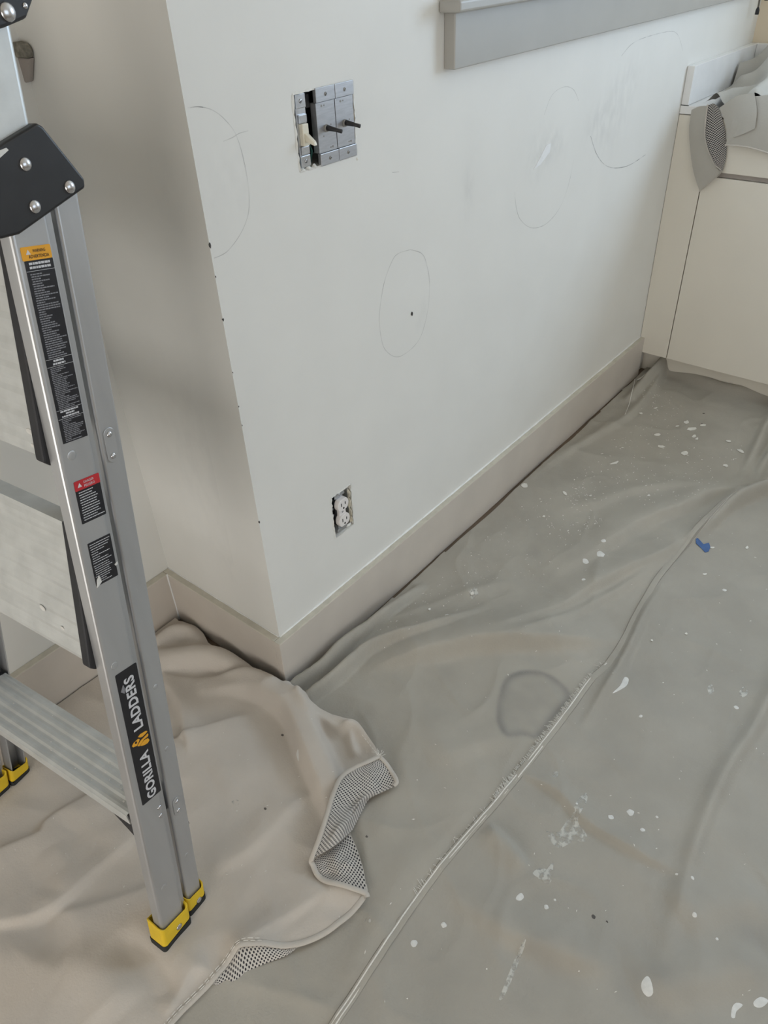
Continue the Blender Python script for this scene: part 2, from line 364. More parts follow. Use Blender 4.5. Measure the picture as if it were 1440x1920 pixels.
lump((HO[1] - 0.012, HO[2] + 0.003), 0.010, 0.004, 0.004, 49, wall_main, M_gypw)
for i, (dx, rx) in enumerate(((.008, .007), (.022, .008), (.036, .005))):
    lump((HS[0] + dx, HS[2] + 0.0), rx, 0.004, 0.005, 60 + i, wall_main, M_gypw, 0.003)
lump((HS[1] + 0.001, HS[2] - 0.008), 0.004, 0.004, 0.003, 70, wall_main, M_gypw, 0.001)
for j in range(3):
    lump((HS[1] + 0.0005, HS[2] + 0.03 + 0.03 * j), 0.0022, 0.016, 0.004, 80 + j, wall_main, M_gyp, 0.003)

def openbox(name, h, depth, m, parent=None, m_in=0.0015):
    x0, x1, z0, z1 = h[0] - m_in, h[1] + m_in, h[2] - m_in, h[3] + m_in
    mb = MB(); t = 0.002; y0, y1 = 0.016, 0.016 + depth
    mb.box(x0, x1, y1 - t, y1, z0, z1); mb.box(x0 - t, x0, y0, y1, z0 - t, z1 + t); mb.box(x1, x1 + t, y0, y1, z0 - t, z1 + t); mb.box(x0, x1, y0, y1, z0 - t, z0); mb.box(x0, x1, y0, y1, z1, z1 + t)
    return mb.build(name, m, parent)
# ganged box with three devices
gb = empty('switch_box', ((HS[0] + HS[1]) / 2, 0.02, HS[2]), 'dark recessed three gang electrical box holding the uncovered switches', 'electrical box')
openbox('box_shell', HS, 0.06, M_boxblue, gb)
MB().box(0.2395, 0.2475, 0.022, 0.03, HS[2] + 0.001, 1.110).build('green_wire', M_green, gb, bevel=0.003)
MB().tube([(0.2465, 0.018, HS[2] + 0.002), (0.247, 0.012, 1.075), (0.245, 0.02, 1.10), (0.244, 0.04, 1.12)], 0.0022, 8).build('wire', M_green, gb, smooth=True)
MB().box(0.2365, 0.2505, 0.010, 0.05, 1.138, 1.158).build('box_tab', M_black, gb, bevel=0.001)

def screw(c, r, m, parent, name='screw', ang=0.5):
    o = MB().dome(c, (0, -1, 0), r, r * 0.45, 12, 3).build(name, m, parent, smooth=True)
    ca, sa = math.cos(ang), math.sin(ang); y = c[1] - r * 0.47
    MB().add([(c[0] + ca * a * r * .8 - sa * b * r * .16, y, c[2] + sa * a * r * .8 + ca * b * r * .16) for a, b in ((-1, -1), (1, -1), (1, 1), (-1, 1))], [(0, 1, 2, 3)]).build('slot', M_black, o)
    return o
# toggle switch, cream
ts = empty('toggle_switch', (0.222, 0.0, HS[2]), 'cream toggle light switch on a bare metal strap beside grey metal switches', 'light switch')
sx = 0.2215
MB().box(sx - .011, sx + .011, 0.003, 0.0045, 1.0560, 1.1625).build('strap', M_zinc, ts, bevel=0.0005)
MB().box(sx - .011, sx + .011, 0.0012, 0.003, 1.1420, 1.1615).build('mounting_ear', M_zinc, ts, bevel=0.0008)
MB().box(sx - .011, sx + .011, 0.0012, 0.003, 1.0575, 1.0740).build('mounting_ear', M_zinc, ts, bevel=0.0008)
MB().box(sx - .0135, sx + .012, 0.0048, 0.030, 1.0790, 1.1340).build('switch_body', M_greybody, ts, bevel=0.002)
MB().box(sx - .009, sx + .009, -0.0010, 0.0046, 1.1210, 1.1335).build('strap_bridge', M_zinc, ts, bevel=0.0012)
MB().box(sx - .009, sx + .009, -0.0010, 0.0046, 1.0755, 1.0880).build('strap_bridge', M_zinc, ts, bevel=0.0012)
fp = MB().box(sx - .0065, sx + .0070, -0.0045, 0.0047, 1.0885, 1.1205).build('toggle_bezel', M_cream, ts, bevel=0.0012)
lever = [(-.0042, 0.001, 1.1085), (.0042, 0.001, 1.1085), (.0042, -0.001, 1.0950), (-.0042, -0.001, 1.0950)]
MB().add([(sx + .0005 + a, b - .004, c) for a, b, c in lever] + [(sx + .0005 + a * .85, -0.0225 + b, c2) for (a, b, c), c2 in zip(lever, (1.0965, 1.0965, 1.0905, 1.0905))], [(0, 1, 2, 3), (4, 5, 6, 7), (0, 1, 5, 4), (1, 2, 6, 5), (2, 3, 7, 6), (3, 0, 4, 7)]).build('toggle', M_cream, ts, bevel=0.0012, smooth=True)
screw((sx, 0.0012, 1.152), 0.0034, M_zinc, ts); screw((sx, 0.0012, 1.0655), 0.0034, M_zinc, ts, ang=1.1)
# two grey metal faced switches with black levers
def metal_switch(x0, x1, label):
    cx = (x0 + x1) / 2
    r = empty('metal_faced_switch', (cx, 0.0, HS[2]), label, 'light switch')
    MB().box(x0, x1, -0.0030, 0.004, 1.1445, 1.1650).build('top_flange', M_alu, r, bevel=0.0006)
    MB().box(x0, x1, -0.0030, 0.004, 1.0512, 1.0700).build('bottom_flange', M_alu, r, bevel=0.0009)
    MB().box(x0 + .0003, x1 - .0003, -0.0005, 0.012, 1.0704, 1.1438).build('face_plate', M_alu, r, bevel=0.0005)
    screw((cx, -0.003, 1.1545), 0.0030, M_greybody, r, ang=0.7); screw((cx, -0.003, 1.0605), 0.0030, M_greybody, r, ang=0.2)
    MB().prism(blob((cx - .002, 1.1055), 0.0062, 0.0056, 14, 1, 0.02), lambda a, b: (a, 0.0, b), lambda a, b: (a * 1.0, -0.004, b)).build('lever_collar', M_greybody, r, bevel=0.0008)
    MB().tube([(cx - .002, -0.003, 1.106), (cx - .002, -0.009, 1.1055), (cx + .002, -0.019, 1.1035), (cx + .005, -0.028, 1.1015)], [0.0046, 0.0042, 0.0030, 0.0032], 10).build('lever', M_black, r, smooth=True)
    for k, (dx, z, q) in enumerate(((-.009, 1.1385, .0018), (-.003, 1.1385, .0013), (.006, 1.0755, .0013), (.011, 1.0758, .0020), (.010, 1.109, .0012), (-.009, 1.0945, .0012))):
        MB().prism(blob((cx + dx, z), q, q, 8, k, 0.1), lambda a, b: (a, -0.0004, b), lambda a, b: (a, -0.0009, b)).build('rivet_mark', M_greybody, r)
    return r
metal_switch(0.2525, 0.2968, 'grey metal faced switch with black lever next to the cream toggle switch')
metal_switch(0.2980, 0.3425, 'grey metal faced switch with black lever at the end away from the cream toggle')

# duplex outlet
ob = empty('outlet_box', ((HO[0] + HO[1]) / 2, 0.02, HO[2]), 'dark recessed electrical box around the white duplex outlet', 'electrical box')
openbox('box_shell', HO, 0.055, M_boxblue, ob)
MB().tube([(0.203, 0.030, 0.33), (0.206, 0.022, 0.36), (0.205, 0.028, 0.39)], 0.002, 8).build('wire', M_black, ob, smooth=True)
ou = empty('duplex_outlet', (0.2275, 0.0, HO[2]), 'white duplex wall outlet without cover plate above the baseboard', 'outlet')
ox = 0.2270
oc = [0.3740, 0.3325]
MB().box(ox - .0105, ox + .0105, 0.0040, 0.0055, HO[2] + .002, HO[3] - .002).build('strap', M_zinc, ou, bevel=0.0005)
MB().box(ox - .016, ox + .016, 0.0025, 0.004, HO[3] - .014, HO[3] - .004).build('mounting_ear', M_zinc, ou, bevel=0.001)
MB().box(ox - .016, ox + .016, 0.0025, 0.004, HO[2] + .004, HO[2] + .012).build('mounting_ear', M_zinc, ou, bevel=0.001)
MB().box(ox - .013, ox + .013, 0.0056, 0.03, 0.318, 0.388).build('outlet_body', M_blackm, ou, bevel=0.002)
MB().box(ox - .0105, ox + .0105, -0.002, 0.0056, 0.346, 0.361).build('centre_bridge', M_wplast, ou, bevel=0.001)
for zc in oc:
    pr = []
    R_ = 0.0172
    for i in range(32):
        a = 2 * math.pi * i / 32; pr.append((ox + R_ * math.cos(a), zc + max(-0.0143, min(0.0143, R_ * math.sin(a)))))
    f = MB().prism(pr, lambda a, b: (a, 0.0056, b), lambda a, b: (a, -0.0065, b)).build('outlet_face', M_wplast, ou, bevel=0.0012)
    for dx, hh in ((-.0063, .0042), (.0063, .0034)):
        MB().box(ox + dx - .0012, ox + dx + .0012, -0.0068, -0.0058, zc + .002 - hh, zc + .002 + hh).build('slot', M_black, f)
    MB().prism(blob((ox, zc - .0085), 0.0024, 0.0024, 10, 0, 0.02), lambda a, b: (a, -0.0058, b), lambda a, b: (a, -0.0069, b)).build('ground_hole', M_black, f)
screw((ox, -0.002, 0.3533), 0.0026, M_zinc, ou); screw((ox, 0.0025, HO[3] - .009), 0.0028, M_zinc, ou)
for z in (0.365, 0.348): screw((ox - .0175, 0.010, z), 0.0035, M_zinc, ou, 'terminal_screw')

# rough block at the inner corner beside the ladder
M_rough = mat('rough_grey_mortar', (0.30, 0.28, 0.23), 0.95, var=0.45, vscale=120, bump=0.8, bscale=180)
M_tan = mat('taupe_plate', (0.36, 0.32, 0.29), 0.7, var=0.1, vscale=20)
rb = empty('wall_block', (-0.008, 0.352, 1.185), 'small rounded rough grey block on the shaded corner wall beside the ladder', 'block')
P = [(0.4336,1.1787),(0.3696,1.1883),(0.3469,1.2215),(0.3432,1.233),(0.3504,1.2412),(0.3659,1.2435),(0.3907,1.2414)]
MB().prism([P[0], P[1], P[2], (P[0][0] + (P[2][0] - P[1][0]), P[2][1])], lambda a, b: (-0.0008, a, b), lambda a, b: (-0.010, a, b)).build('plate', M_tan, rb, bevel=0.002)
MB().prism([P[2], P[3], P[4], P[5], P[6], (P[0][0] + (P[2][0] - P[1][0]), P[2][1])], lambda a, b: (-0.0008, a, b), lambda a, b: (-0.014, a, b)).build('rough_top', M_rough, rb, bevel=0.004, smooth=True)

# ------------------------------------------------------------------ cabinets, counter
cab_top = 0.876
def cabinet(y0, y1, filler, label):
    r = empty('base_cabinet', (CF + 0.3, (y0 + y1) / 2, 0), label, 'cabinet', 'white flat front base cabinets')
    MB().box(CF + 0.019, XR, y0, y1, 0.094, cab_top).build('body', M_white, r)
    MB().box(CF + 0.065, CF + 0.080, y0, y1, 0.0, 0.0935).build('toe_kick', M_white, r)
    ye = y1
    if filler:
        MB().box(CF, CF + 0.0185, y1 - 0.1052, y1 - 0.0005, 0.0945, cab_top - 0.001).build('filler_panel', M_white, r, bevel=0.001)
        ye = y1 - 0.1075
    MB().box(CF, CF + 0.0185, y0 + .0015, ye - .0005, 0.0945, 0.711).build('door', M_white, r, bevel=0.001)
    MB().box(CF, CF + 0.0185, y0 + .0015, ye - .0005, 0.7265, cab_top - 0.004).build('drawer_front', M_white, r, bevel=0.001)
    MB().box(CF + .008, CF + 0.0185, y0 + .0015, ye - .0005, 0.7125, 0.7255).build('finger_rail', M_tan, r)
    return r
cabinet(-0.66, -0.0005, True, 'white base cabinet with filler strip against the main wall')
cabinet(-1.28, -0.662, False, 'white base cabinet next along from the filler strip cabinet')
cabinet(-1.95, -1.282, False, 'white base cabinet at the open end of the counter run')
ct = empty('countertop', (CF + 0.28, -1.0, cab_top), 'white countertop with short upstand against the wall', 'countertop')
MB().box(CF - 0.002, XR, -1.97, -0.0005, cab_top + .001, 0.900).build('slab', M_whitecool, ct, bevel=0.0015)
MB().box(CF, XR, -0.0229, -0.0006, 0.9004, 1.0038).build('upstand', M_whitecool, ct, bevel=0.0015)
MB().box(XR - 0.022, XR - .0005, -1.97, -0.0235, 0.9004, 1.0038).build('upstand', M_whitecool, ct, bevel=0.0015)
MB().box(CF - .0018, CF + .001, -0.0245, -0.0006, 0.8998, 0.9012).build('caulk_gap', M_blackm, ct)

# blind cords by the counter window
M_cord = mat('grey_cord', (0.20, 0.18, 0.15), 0.8, var=0.2, vscale=200)
for k, (dy, zb, lab) in enumerate(((0.0, 1.092, 'grey blind cord with dark tassel hanging lowest by the counter window'), (-0.020, 1.13, 'shorter grey blind cord by the counter window'))):
    c = empty('blind_cord', (2.30, -0.026 + dy, zb), lab, 'cord')
    MB().tube([(2.30, -0.026 + dy + 0.004 * math.sin(q * 3), zb + 0.018 + q * 0.28) for q in (0, .25, .5, .75, 1)] + [(2.30, -0.026 + dy, 1.35), (2.30, -0.026 + dy, 2.24)], 0.0028, 8).build('string', M_cord, c, smooth=True)
    MB().tube([(2.30, -0.026 + dy, zb + 0.020), (2.30, -0.026 + dy, zb + 0.012), (2.30, -0.026 + dy, zb)], [0.003, 0.006, 0.0062], 10).build('tassel', M_blackm, c, smooth=True)
    MB().box(2.29, 2.4025, -0.035 + dy, -0.017 + dy, 2.235, 2.245).build('cord_bracket', M_tan, c)

# ------------------------------------------------------------------ drop cloths
def canvas(name, col, weave=1400.0, dirt=0.10):
    m = mat(name, col, 0.92, var=dirt, vscale=7, spec=0.15, detail=8)
    nt = m.node_tree; b = nt.nodes['Principled BSDF']
    tc = nt.nodes.new('ShaderNodeTexCoord')
    n = nt.nodes.new('ShaderNodeTexNoise'); n.inputs['Scale'].default_value = 260; n.inputs['Detail'].default_value = 4; nt.links.new(tc.outputs['Object'], n.inputs['Vector'])
    n3 = nt.nodes.new('ShaderNodeTexNoise'); n3.inputs['Scale'].default_value = 28; n3.inputs['Detail'].default_value = 6; nt.links.new(tc.outputs['Object'], n3.inputs['Vector'])
    add = nt.nodes.new('ShaderNodeMath'); add.operation = 'MULTIPLY_ADD'; add.inputs[1].default_value = 3.0
    nt.links.new(n3.outputs[0], add.inputs[0]); nt.links.new(n.outputs[0], add.inputs[2])
    bp = nt.nodes.new('ShaderNodeBump'); bp.inputs['Strength'].default_value = 0.35; bp.inputs['Distance'].default_value = 0.0015
    nt.links.new(add.outputs[0], bp.inputs['Height']); nt.links.new(bp.outputs[0], b.inputs['Normal'])
    return m
M_grey = canvas('grey_canvas', (0.425, 0.398, 0.348))
M_beige = canvas('beige_canvas', (0.57, 0.52, 0.465), dirt=0.08)
M_hem = canvas('hem_canvas', (0.56, 0.52, 0.47), dirt=0.06)
M_thread = mat('white_thread', (0.80, 0.78, 0.73), 0.8, var=0.15, vscale=200)
M_shadowy = M_grey
# stains: attribute painted from the outline of the wet patch
def add_stain(m, attr, col):
    nt = m.node_tree; b = nt.nodes['Principled BSDF']; link = b.inputs['Base Color'].links[0].from_socket
    a = nt.nodes.new('ShaderNodeAttribute'); a.attribute_name = attr
    mx = nt.nodes.new('ShaderNodeMix'); mx.data_type = 'RGBA'; mx.inputs[7].default_value = (*col, 1)
    nt.links.new(a.outputs['Fac'], mx.inputs[0]); nt.links.new(link, mx.inputs[6]); nt.links.new(mx.outputs[2], b.inputs['Base Color'])
add_stain(M_grey, 'stain', (0.17, 0.17, 0.165))
def dots(name='dotted_backing', r0=0.28, r1=0.36):
    m = mat(name, (0.56, 0.53, 0.49), 0.8, spec=0.2); nt = m.node_tree; b = nt.nodes['Principled BSDF']
    uv = nt.nodes.new('ShaderNodeUVMap'); mp = nt.nodes.new('ShaderNodeMapping'); p = 1 / 0.0046
    mp.inputs['Scale'].default_value = (p, p, 1); mp.inputs['Rotation'].default_value = (0, 0, math.radians(45))
    nt.links.new(uv.outputs[0], mp.inputs[0])
    fr = nt.nodes.new('ShaderNodeVectorMath'); fr.operation = 'FRACTION'; nt.links.new(mp.outputs[0], fr.inputs[0])
    sb = nt.nodes.new('ShaderNodeVectorMath'); sb.operation = 'SUBTRACT'; sb.inputs[1].default_value = (0.5, 0.5, 0); nt.links.new(fr.outputs[0], sb.inputs[0])
    ml = nt.nodes.new('ShaderNodeVectorMath'); ml.operation = 'MULTIPLY'; ml.inputs[1].default_value = (1, 1, 0); nt.links.new(sb.outputs[0], ml.inputs[0])
    ln = nt.nodes.new('ShaderNodeVectorMath'); ln.operation = 'LENGTH'; nt.links.new(ml.outputs[0], ln.inputs[0])
    mr = nt.nodes.new('ShaderNodeMapRange'); mr.inputs[1].default_value = r0; mr.inputs[2].default_value = r1; nt.links.new(ln.outputs[1], mr.inputs[0])
    mx = nt.nodes.new('ShaderNodeMix'); mx.data_type = 'RGBA'; mx.inputs[6].default_value = (0.035, 0.033, 0.04, 1); mx.inputs[7].default_value = (0.56, 0.53, 0.49, 1)
    nt.links.new(mr.outputs[0], mx.inputs[0]); nt.links.new(mx.outputs[2], b.inputs['Base Color'])
    return m
M_dots = dots(); M_dots_shaded = dots('dotted_backing_shaded', 0.40, 0.46)  # bigger dots put the counter flap's shade into the pattern

def vnoise(x, y, scale, seed):
    """smooth value noise in -1..1"""
    r = np.random.RandomState(seed); T = r.uniform(-1, 1, (64, 64))
    X = x / scale + 17.3; Y = y / scale + 9.1
    xi = np.floor(X).astype(int); yi = np.floor(Y).astype(int); fx = X - xi; fy = Y - yi
    fx = fx * fx * (3 - 2 * fx); fy = fy * fy * (3 - 2 * fy)
    g = lambda a, b: T[a % 64, b % 64]
    return (g(xi, yi) * (1 - fx) + g(xi + 1, yi) * fx) * (1 - fy) + (g(xi, yi + 1) * (1 - fx) + g(xi + 1, yi + 1) * fx) * fy
def polydist(x, y, pts):
    """signed distance (left of travel positive) and fraction along a polyline"""
    pts = np.asarray(pts, float); best = np.full(x.shape, 1e9); sgn = np.ones(x.shape); frac = np.zeros(x.shape)
    seg = np.linalg.norm(np.diff(pts, axis=0), axis=1); tot = seg.sum(); acc = 0
    for i in range(len(pts) - 1):
        a, b = pts[i], pts[i + 1]; dx, dy = b - a; L2 = dx * dx + dy * dy + 1e-12
        t = np.clip(((x - a[0]) * dx + (y - a[1]) * dy) / L2, 0, 1)
        ex = x - a[0] - t * dx; ey = y - a[1] - t * dy; d = np.hypot(ex, ey)
        c = dx * (y - a[1]) - dy * (x - a[0]); m = d < best
        best = np.where(m, d, best); sgn = np.where(m, np.sign(c), sgn); frac = np.where(m, (acc + t * seg[i]) / tot, frac); acc += seg[i]
    return best * sgn, frac
def inside(x, y, poly):
    p = np.asarray(poly, float); c = np.zeros(x.shape, bool); j = len(p) - 1
    for i in range(len(p)):
        xi, yi = p[i]; xj, yj = p[j]
        with np.errstate(divide='ignore', invalid='ignore'):
            c ^= ((yi > y) != (yj > y)) & (x < (xj - xi) * (y - yi) / (yj - yi + 1e-15) + xi)
        j = i
    return c
def folds_height(x, y, folds):
    h = np.zeros(x.shape)
    for f in folds:
        pts = smooth_line(f[0], 5); amp, wl, wr = f[1], f[2], f[3]; ex = f[4] if len(f) > 4 else 2
        pa = np.asarray(pts); R = 3 * max(wl, wr)
        m = (x > pa[:, 0].min() - R) & (x < pa[:, 0].max() + R) & (y > pa[:, 1].min() - R) & (y < pa[:, 1].max() + R)
        if not m.any(): continue
        d, t = polydist(x[m], y[m], pts)
        wd = np.where(d > 0, wl, wr)
        if isinstance(amp, (list, tuple)): A = np.interp(t, np.linspace(0, 1, len(amp)), amp)
        else: A = amp * np.clip(np.minimum(t, 1 - t) * 5, 0, 1) ** 0.7
        h[m] += A * np.exp(-np.abs(d / wd) ** ex)
    return h
SEAM = [(-0.5237,-0.5412),(-0.4472,-0.5367),(-0.3345,-0.5301),(-0.2074,-0.5226),(-0.0949,-0.5242),(0.0358,-0.534),(0.1921,-0.5386),(0.3032,-0.54),(0.4031,-0.5392),(0.4775,-0.5478),(0.5675,-0.5446),(0.6681,-0.5322),(0.8167,-0.5228),(0.9787,-0.5281),(1.1404,-0.5401),(1.2788,-0.5588),(1.3618,-0.5922),(1.4249,-0.671)]
GREY_FOLDS = [
 ([(-0.0166,-0.0315),(0.0597,-0.0459),(0.1155,-0.0453),(0.1645,-0.0441),(0.227,-0.0499),(0.2742,-0.0533),(0.3256,-0.0545),(0.3906,-0.0553),(0.4517,-0.0609)], [0.022, 0.030, 0.034, 0.030, 0.026, 0.022, 0.014, 0.0], 0.0135, 0.0135, 4),
 ([(-0.0243,-0.0753),(0.0513,-0.0865),(0.1134,-0.0885),(0.1605,-0.0891),(0.1986,-0.0983),(0.2411,-0.1211),(0.3104,-0.1648),(0.4054,-0.2087),(0.4913,-0.2466)], [0.018, 0.026, 0.028, 0.024, 0.018, 0.014, 0.010, 0.004, 0.0], 0.0130, 0.0135, 4),
 ([(0.1248,-0.1063),(0.1827,-0.1514),(0.2529,-0.2071),(0.3126,-0.2565),(0.3509,-0.291),(0.4284,-0.3892),(0.5101,-0.4846),(0.5738,-0.5416)], [0.0, 0.014, 0.024, 0.030, 0.030, 0.026, 0.014, 0.0], 0.10, 0.022),
 ([(0.2366,-0.0419),(0.3195,-0.0929),(0.4122,-0.1397),(0.5082,-0.1881),(0.5905,-0.2325)], 0.008, 0.03, 0.02),
 ([(0.3694,-0.2789),(0.4981,-0.3488),(0.5848,-0.3888),(0.679,-0.4132),(0.7996,-0.4581),(0.9018,-0.501),(1.0152,-0.5283),(1.122,-0.5395)], [0.0, 0.008, 0.016, 0.020, 0.018, 0.016, 0.012, 0.0], 0.06, 0.016),
 ([(0.4,-0.3484),(0.5284,-0.4047),(0.6484,-0.4431),(0.7927,-0.4903),(0.9598,-0.521)], 0.008, 0.02, 0.015),
 ([(0.631,-0.2875),(0.7706,-0.3362),(0.8892,-0.3708),(0.9922,-0.4013),(1.1356,-0.4655),(1.2391,-0.5036),(1.312,-0.5551)], [0, 0.008, 0.014, 0.018, 0.020, 0.020, 0.01], 0.07, 0.022),
 ([(0.9151,-0.1773),(1.0001,-0.2515),(1.1229,-0.3098),(1.2203,-0.3994),(1.2753,-0.4901)], 0.007, 0.04, 0.02),
 ([(0.271,-0.5883),(0.3661,-0.5833),(0.4524,-0.5794),(0.5551,-0.5702),(0.6833,-0.5528),(0.823,-0.5484)], [0, 0.008, 0.012, 0.012, 0.008, 0], 0.010, 0.014),
 ([(1.0062,-0.5392),(1.1461,-0.5605),(1.2517,-0.5833),(1.357,-0.6316),(1.4481,-0.6942)], [0.004, 0.018, 0.030, 0.030, 0.025], 0.020, 0.018, 3),
 ([(1.9889,-0.5069),(1.7477,-0.5099),(1.5029,-0.5352),(1.3594,-0.5466)], [0.015, 0.02, 0.022, 0.0], 0.022, 0.018),
 ([(1.7888,-0.5984),(1.5783,-0.5788),(1.4514,-0.5788),(1.3698,-0.5942)], [0.02, 0.024, 0.02, 0.0], 0.018, 0.016),
 ([(0.8473,-0.8631),(0.632,-0.8685),(0.4933,-0.8706),(0.3909,-0.8625),(0.3018,-0.863),(0.2085,-0.8673),(0.1153,-0.878),(0.0316,-0.8899),(-0.0267,-0.8984),(-0.059,-0.8941)], [0.016, 0.016, 0.015, 0.014, 0.014, 0.013, 0.012, 0.010, 0.007, 0.0], 0.016, 0.020),
 ([(0.1095,-0.5375),(0.1167,-0.6171),(0.0955,-0.6851),(0.0928,-0.7511),(0.095,-0.8118),(0.1091,-0.8699)], 0.008, 0.035, 0.007),
 ([(-0.1777,-0.5381),(-0.1655,-0.6068),(-0.1623,-0.6801),(-0.1473,-0.7327),(-0.1302,-0.7921),(-0.0967,-0.8509)], [0, 0.004, 0.009, 0.012, 0.011, 0], 0.05, 0.022),
 ([(-0.0293,-0.5492),(-0.0337,-0.5952),(-0.0516,-0.6541)], 0.010, 0.012, 0.03),
 ([(1.9492,-0.038),(1.9112,-0.1961),(1.8962,-0.3173),(1.9173,-0.4571),(1.914,-0.5632)], [0.022, 0.020, 0.018, 0.012, 0.012], 0.02, 0.030),
 ([(1.6346,-0.0751),(1.7935,-0.0682),(1.9408,-0.0729)], [0.015, 0.03, 0.03], 0.02, 0.018),
 ([(1.9463,-0.0809),(1.7401,-0.1116),(1.5109,-0.1223),(1.3586,-0.0902),(1.2018,-0.0574),(0.9978,-0.041)], [0.02, 0.014, 0.012, 0.008, 0.006, 0.0], 0.012, 0.03),
 ([(0.3818,-0.7883),(0.4051,-0.6633),(0.4452,-0.544)], 0.004, 0.05, 0.05),
 ([(0.1552,-1.0058),(0.0967,-0.9449),(0.027,-0.8983)], 0.008, 0.03, 0.05),
 ([(0.0595,-1.0356),(-0.006,-0.9902),(-0.0728,-0.93),(-0.1232,-0.8902)], 0.010, 0.03, 0.05),
 ([(0.1433,-0.3166),(-0.0147,-0.3504),(-0.1486,-0.4028),(-0.2734,-0.4676)], 0.005, 0.05, 0.05),
 ([(0.1949,-0.499),(0.1058,-0.425),(0.0216,-0.3774)], 0.006, 0.03, 0.05),
 ([(-0.3913,-0.5096),(-0.3086,-0.5087),(-0.1887,-0.4845),(-0.0995,-0.4665)], 0.005, 0.03, 0.04)]
def grey_h(x, y):
    h = folds_height(x, y, [(f[0], [a * 1.45 for a in f[1]] if isinstance(f[1], list) else f[1] * 1.45, f[2] * 0.9, f[3] * 0.85, *f[4:]) for f in GREY_FOLDS])
    d, t = polydist(x, y, smooth_line(SEAM, 4))
    amp = np.interp(t, [0, .45, .7, 1], [0.0022, 0.003, 0.006, 0.009])
    h += amp * np.where(d < 0, np.exp(d / 0.10), np.exp(-d / 0.0025))
    h += 0.0040 * vnoise(x, y, 0.22, 1) + 0.0022 * vnoise(x, y, 0.085, 2) + 0.0009 * vnoise(x, y, 0.036, 3)
    h += 0.0035 * np.clip(1 - np.abs(vnoise(x + 0.4 * y, y - 0.3 * x, 0.17, 41)) * 3.2, 0, 1) ** 1.5 + 0.0020 * np.clip(1 - np.abs(vnoise(x - 0.5 * y, y, 0.11, 42)) * 3.5, 0, 1) ** 1.5
    return 0.007 + np.maximum(h, -0.005)
BEIGE_EDGE = [(-0.7136,-0.3533),(-0.5986,-0.346),(-0.5623,-0.3476),(-0.5257,-0.3505),(-0.4795,-0.3508),(-0.4622,-0.3542),(-0.4355,-0.3816),(-0.3988,-0.4206),(-0.3586,-0.4445),(-0.3173,-0.4565),(-0.2805,-0.4614),(-0.2634,-0.458),(-0.2523,-0.4463),(-0.2308,-0.422),(-0.2062,-0.3831),(-0.1914,-0.3558),(-0.1659,-0.3446),(-0.1171,-0.3344),(-0.0946,-0.3389),(-0.0671,-0.3575),(-0.052,-0.3577),(-0.0328,-0.3205),(-0.0247,-0.2873),(-0.0114,-0.2489),(0.001,-0.2118),(-0.0024,-0.1891),(-0.0191,-0.1578),(-0.022,-0.1214),(-0.0165,-0.076),(-0.0198,-0.0297),(-0.0375,0.0292),(-0.0324,0.0874),(-0.0339,0.1406),(-0.035,0.1863),(-0.0357,0.2298),(-0.0245,0.2585),(-0.0219,0.2936),(-0.0272,0.3341),(-0.0325,0.3442)]
BEIGE_POLY = BEIGE_EDGE + [(-0.03, D - BT - .004), (-1.7, D - BT - .004), (-1.7, -1.35)]
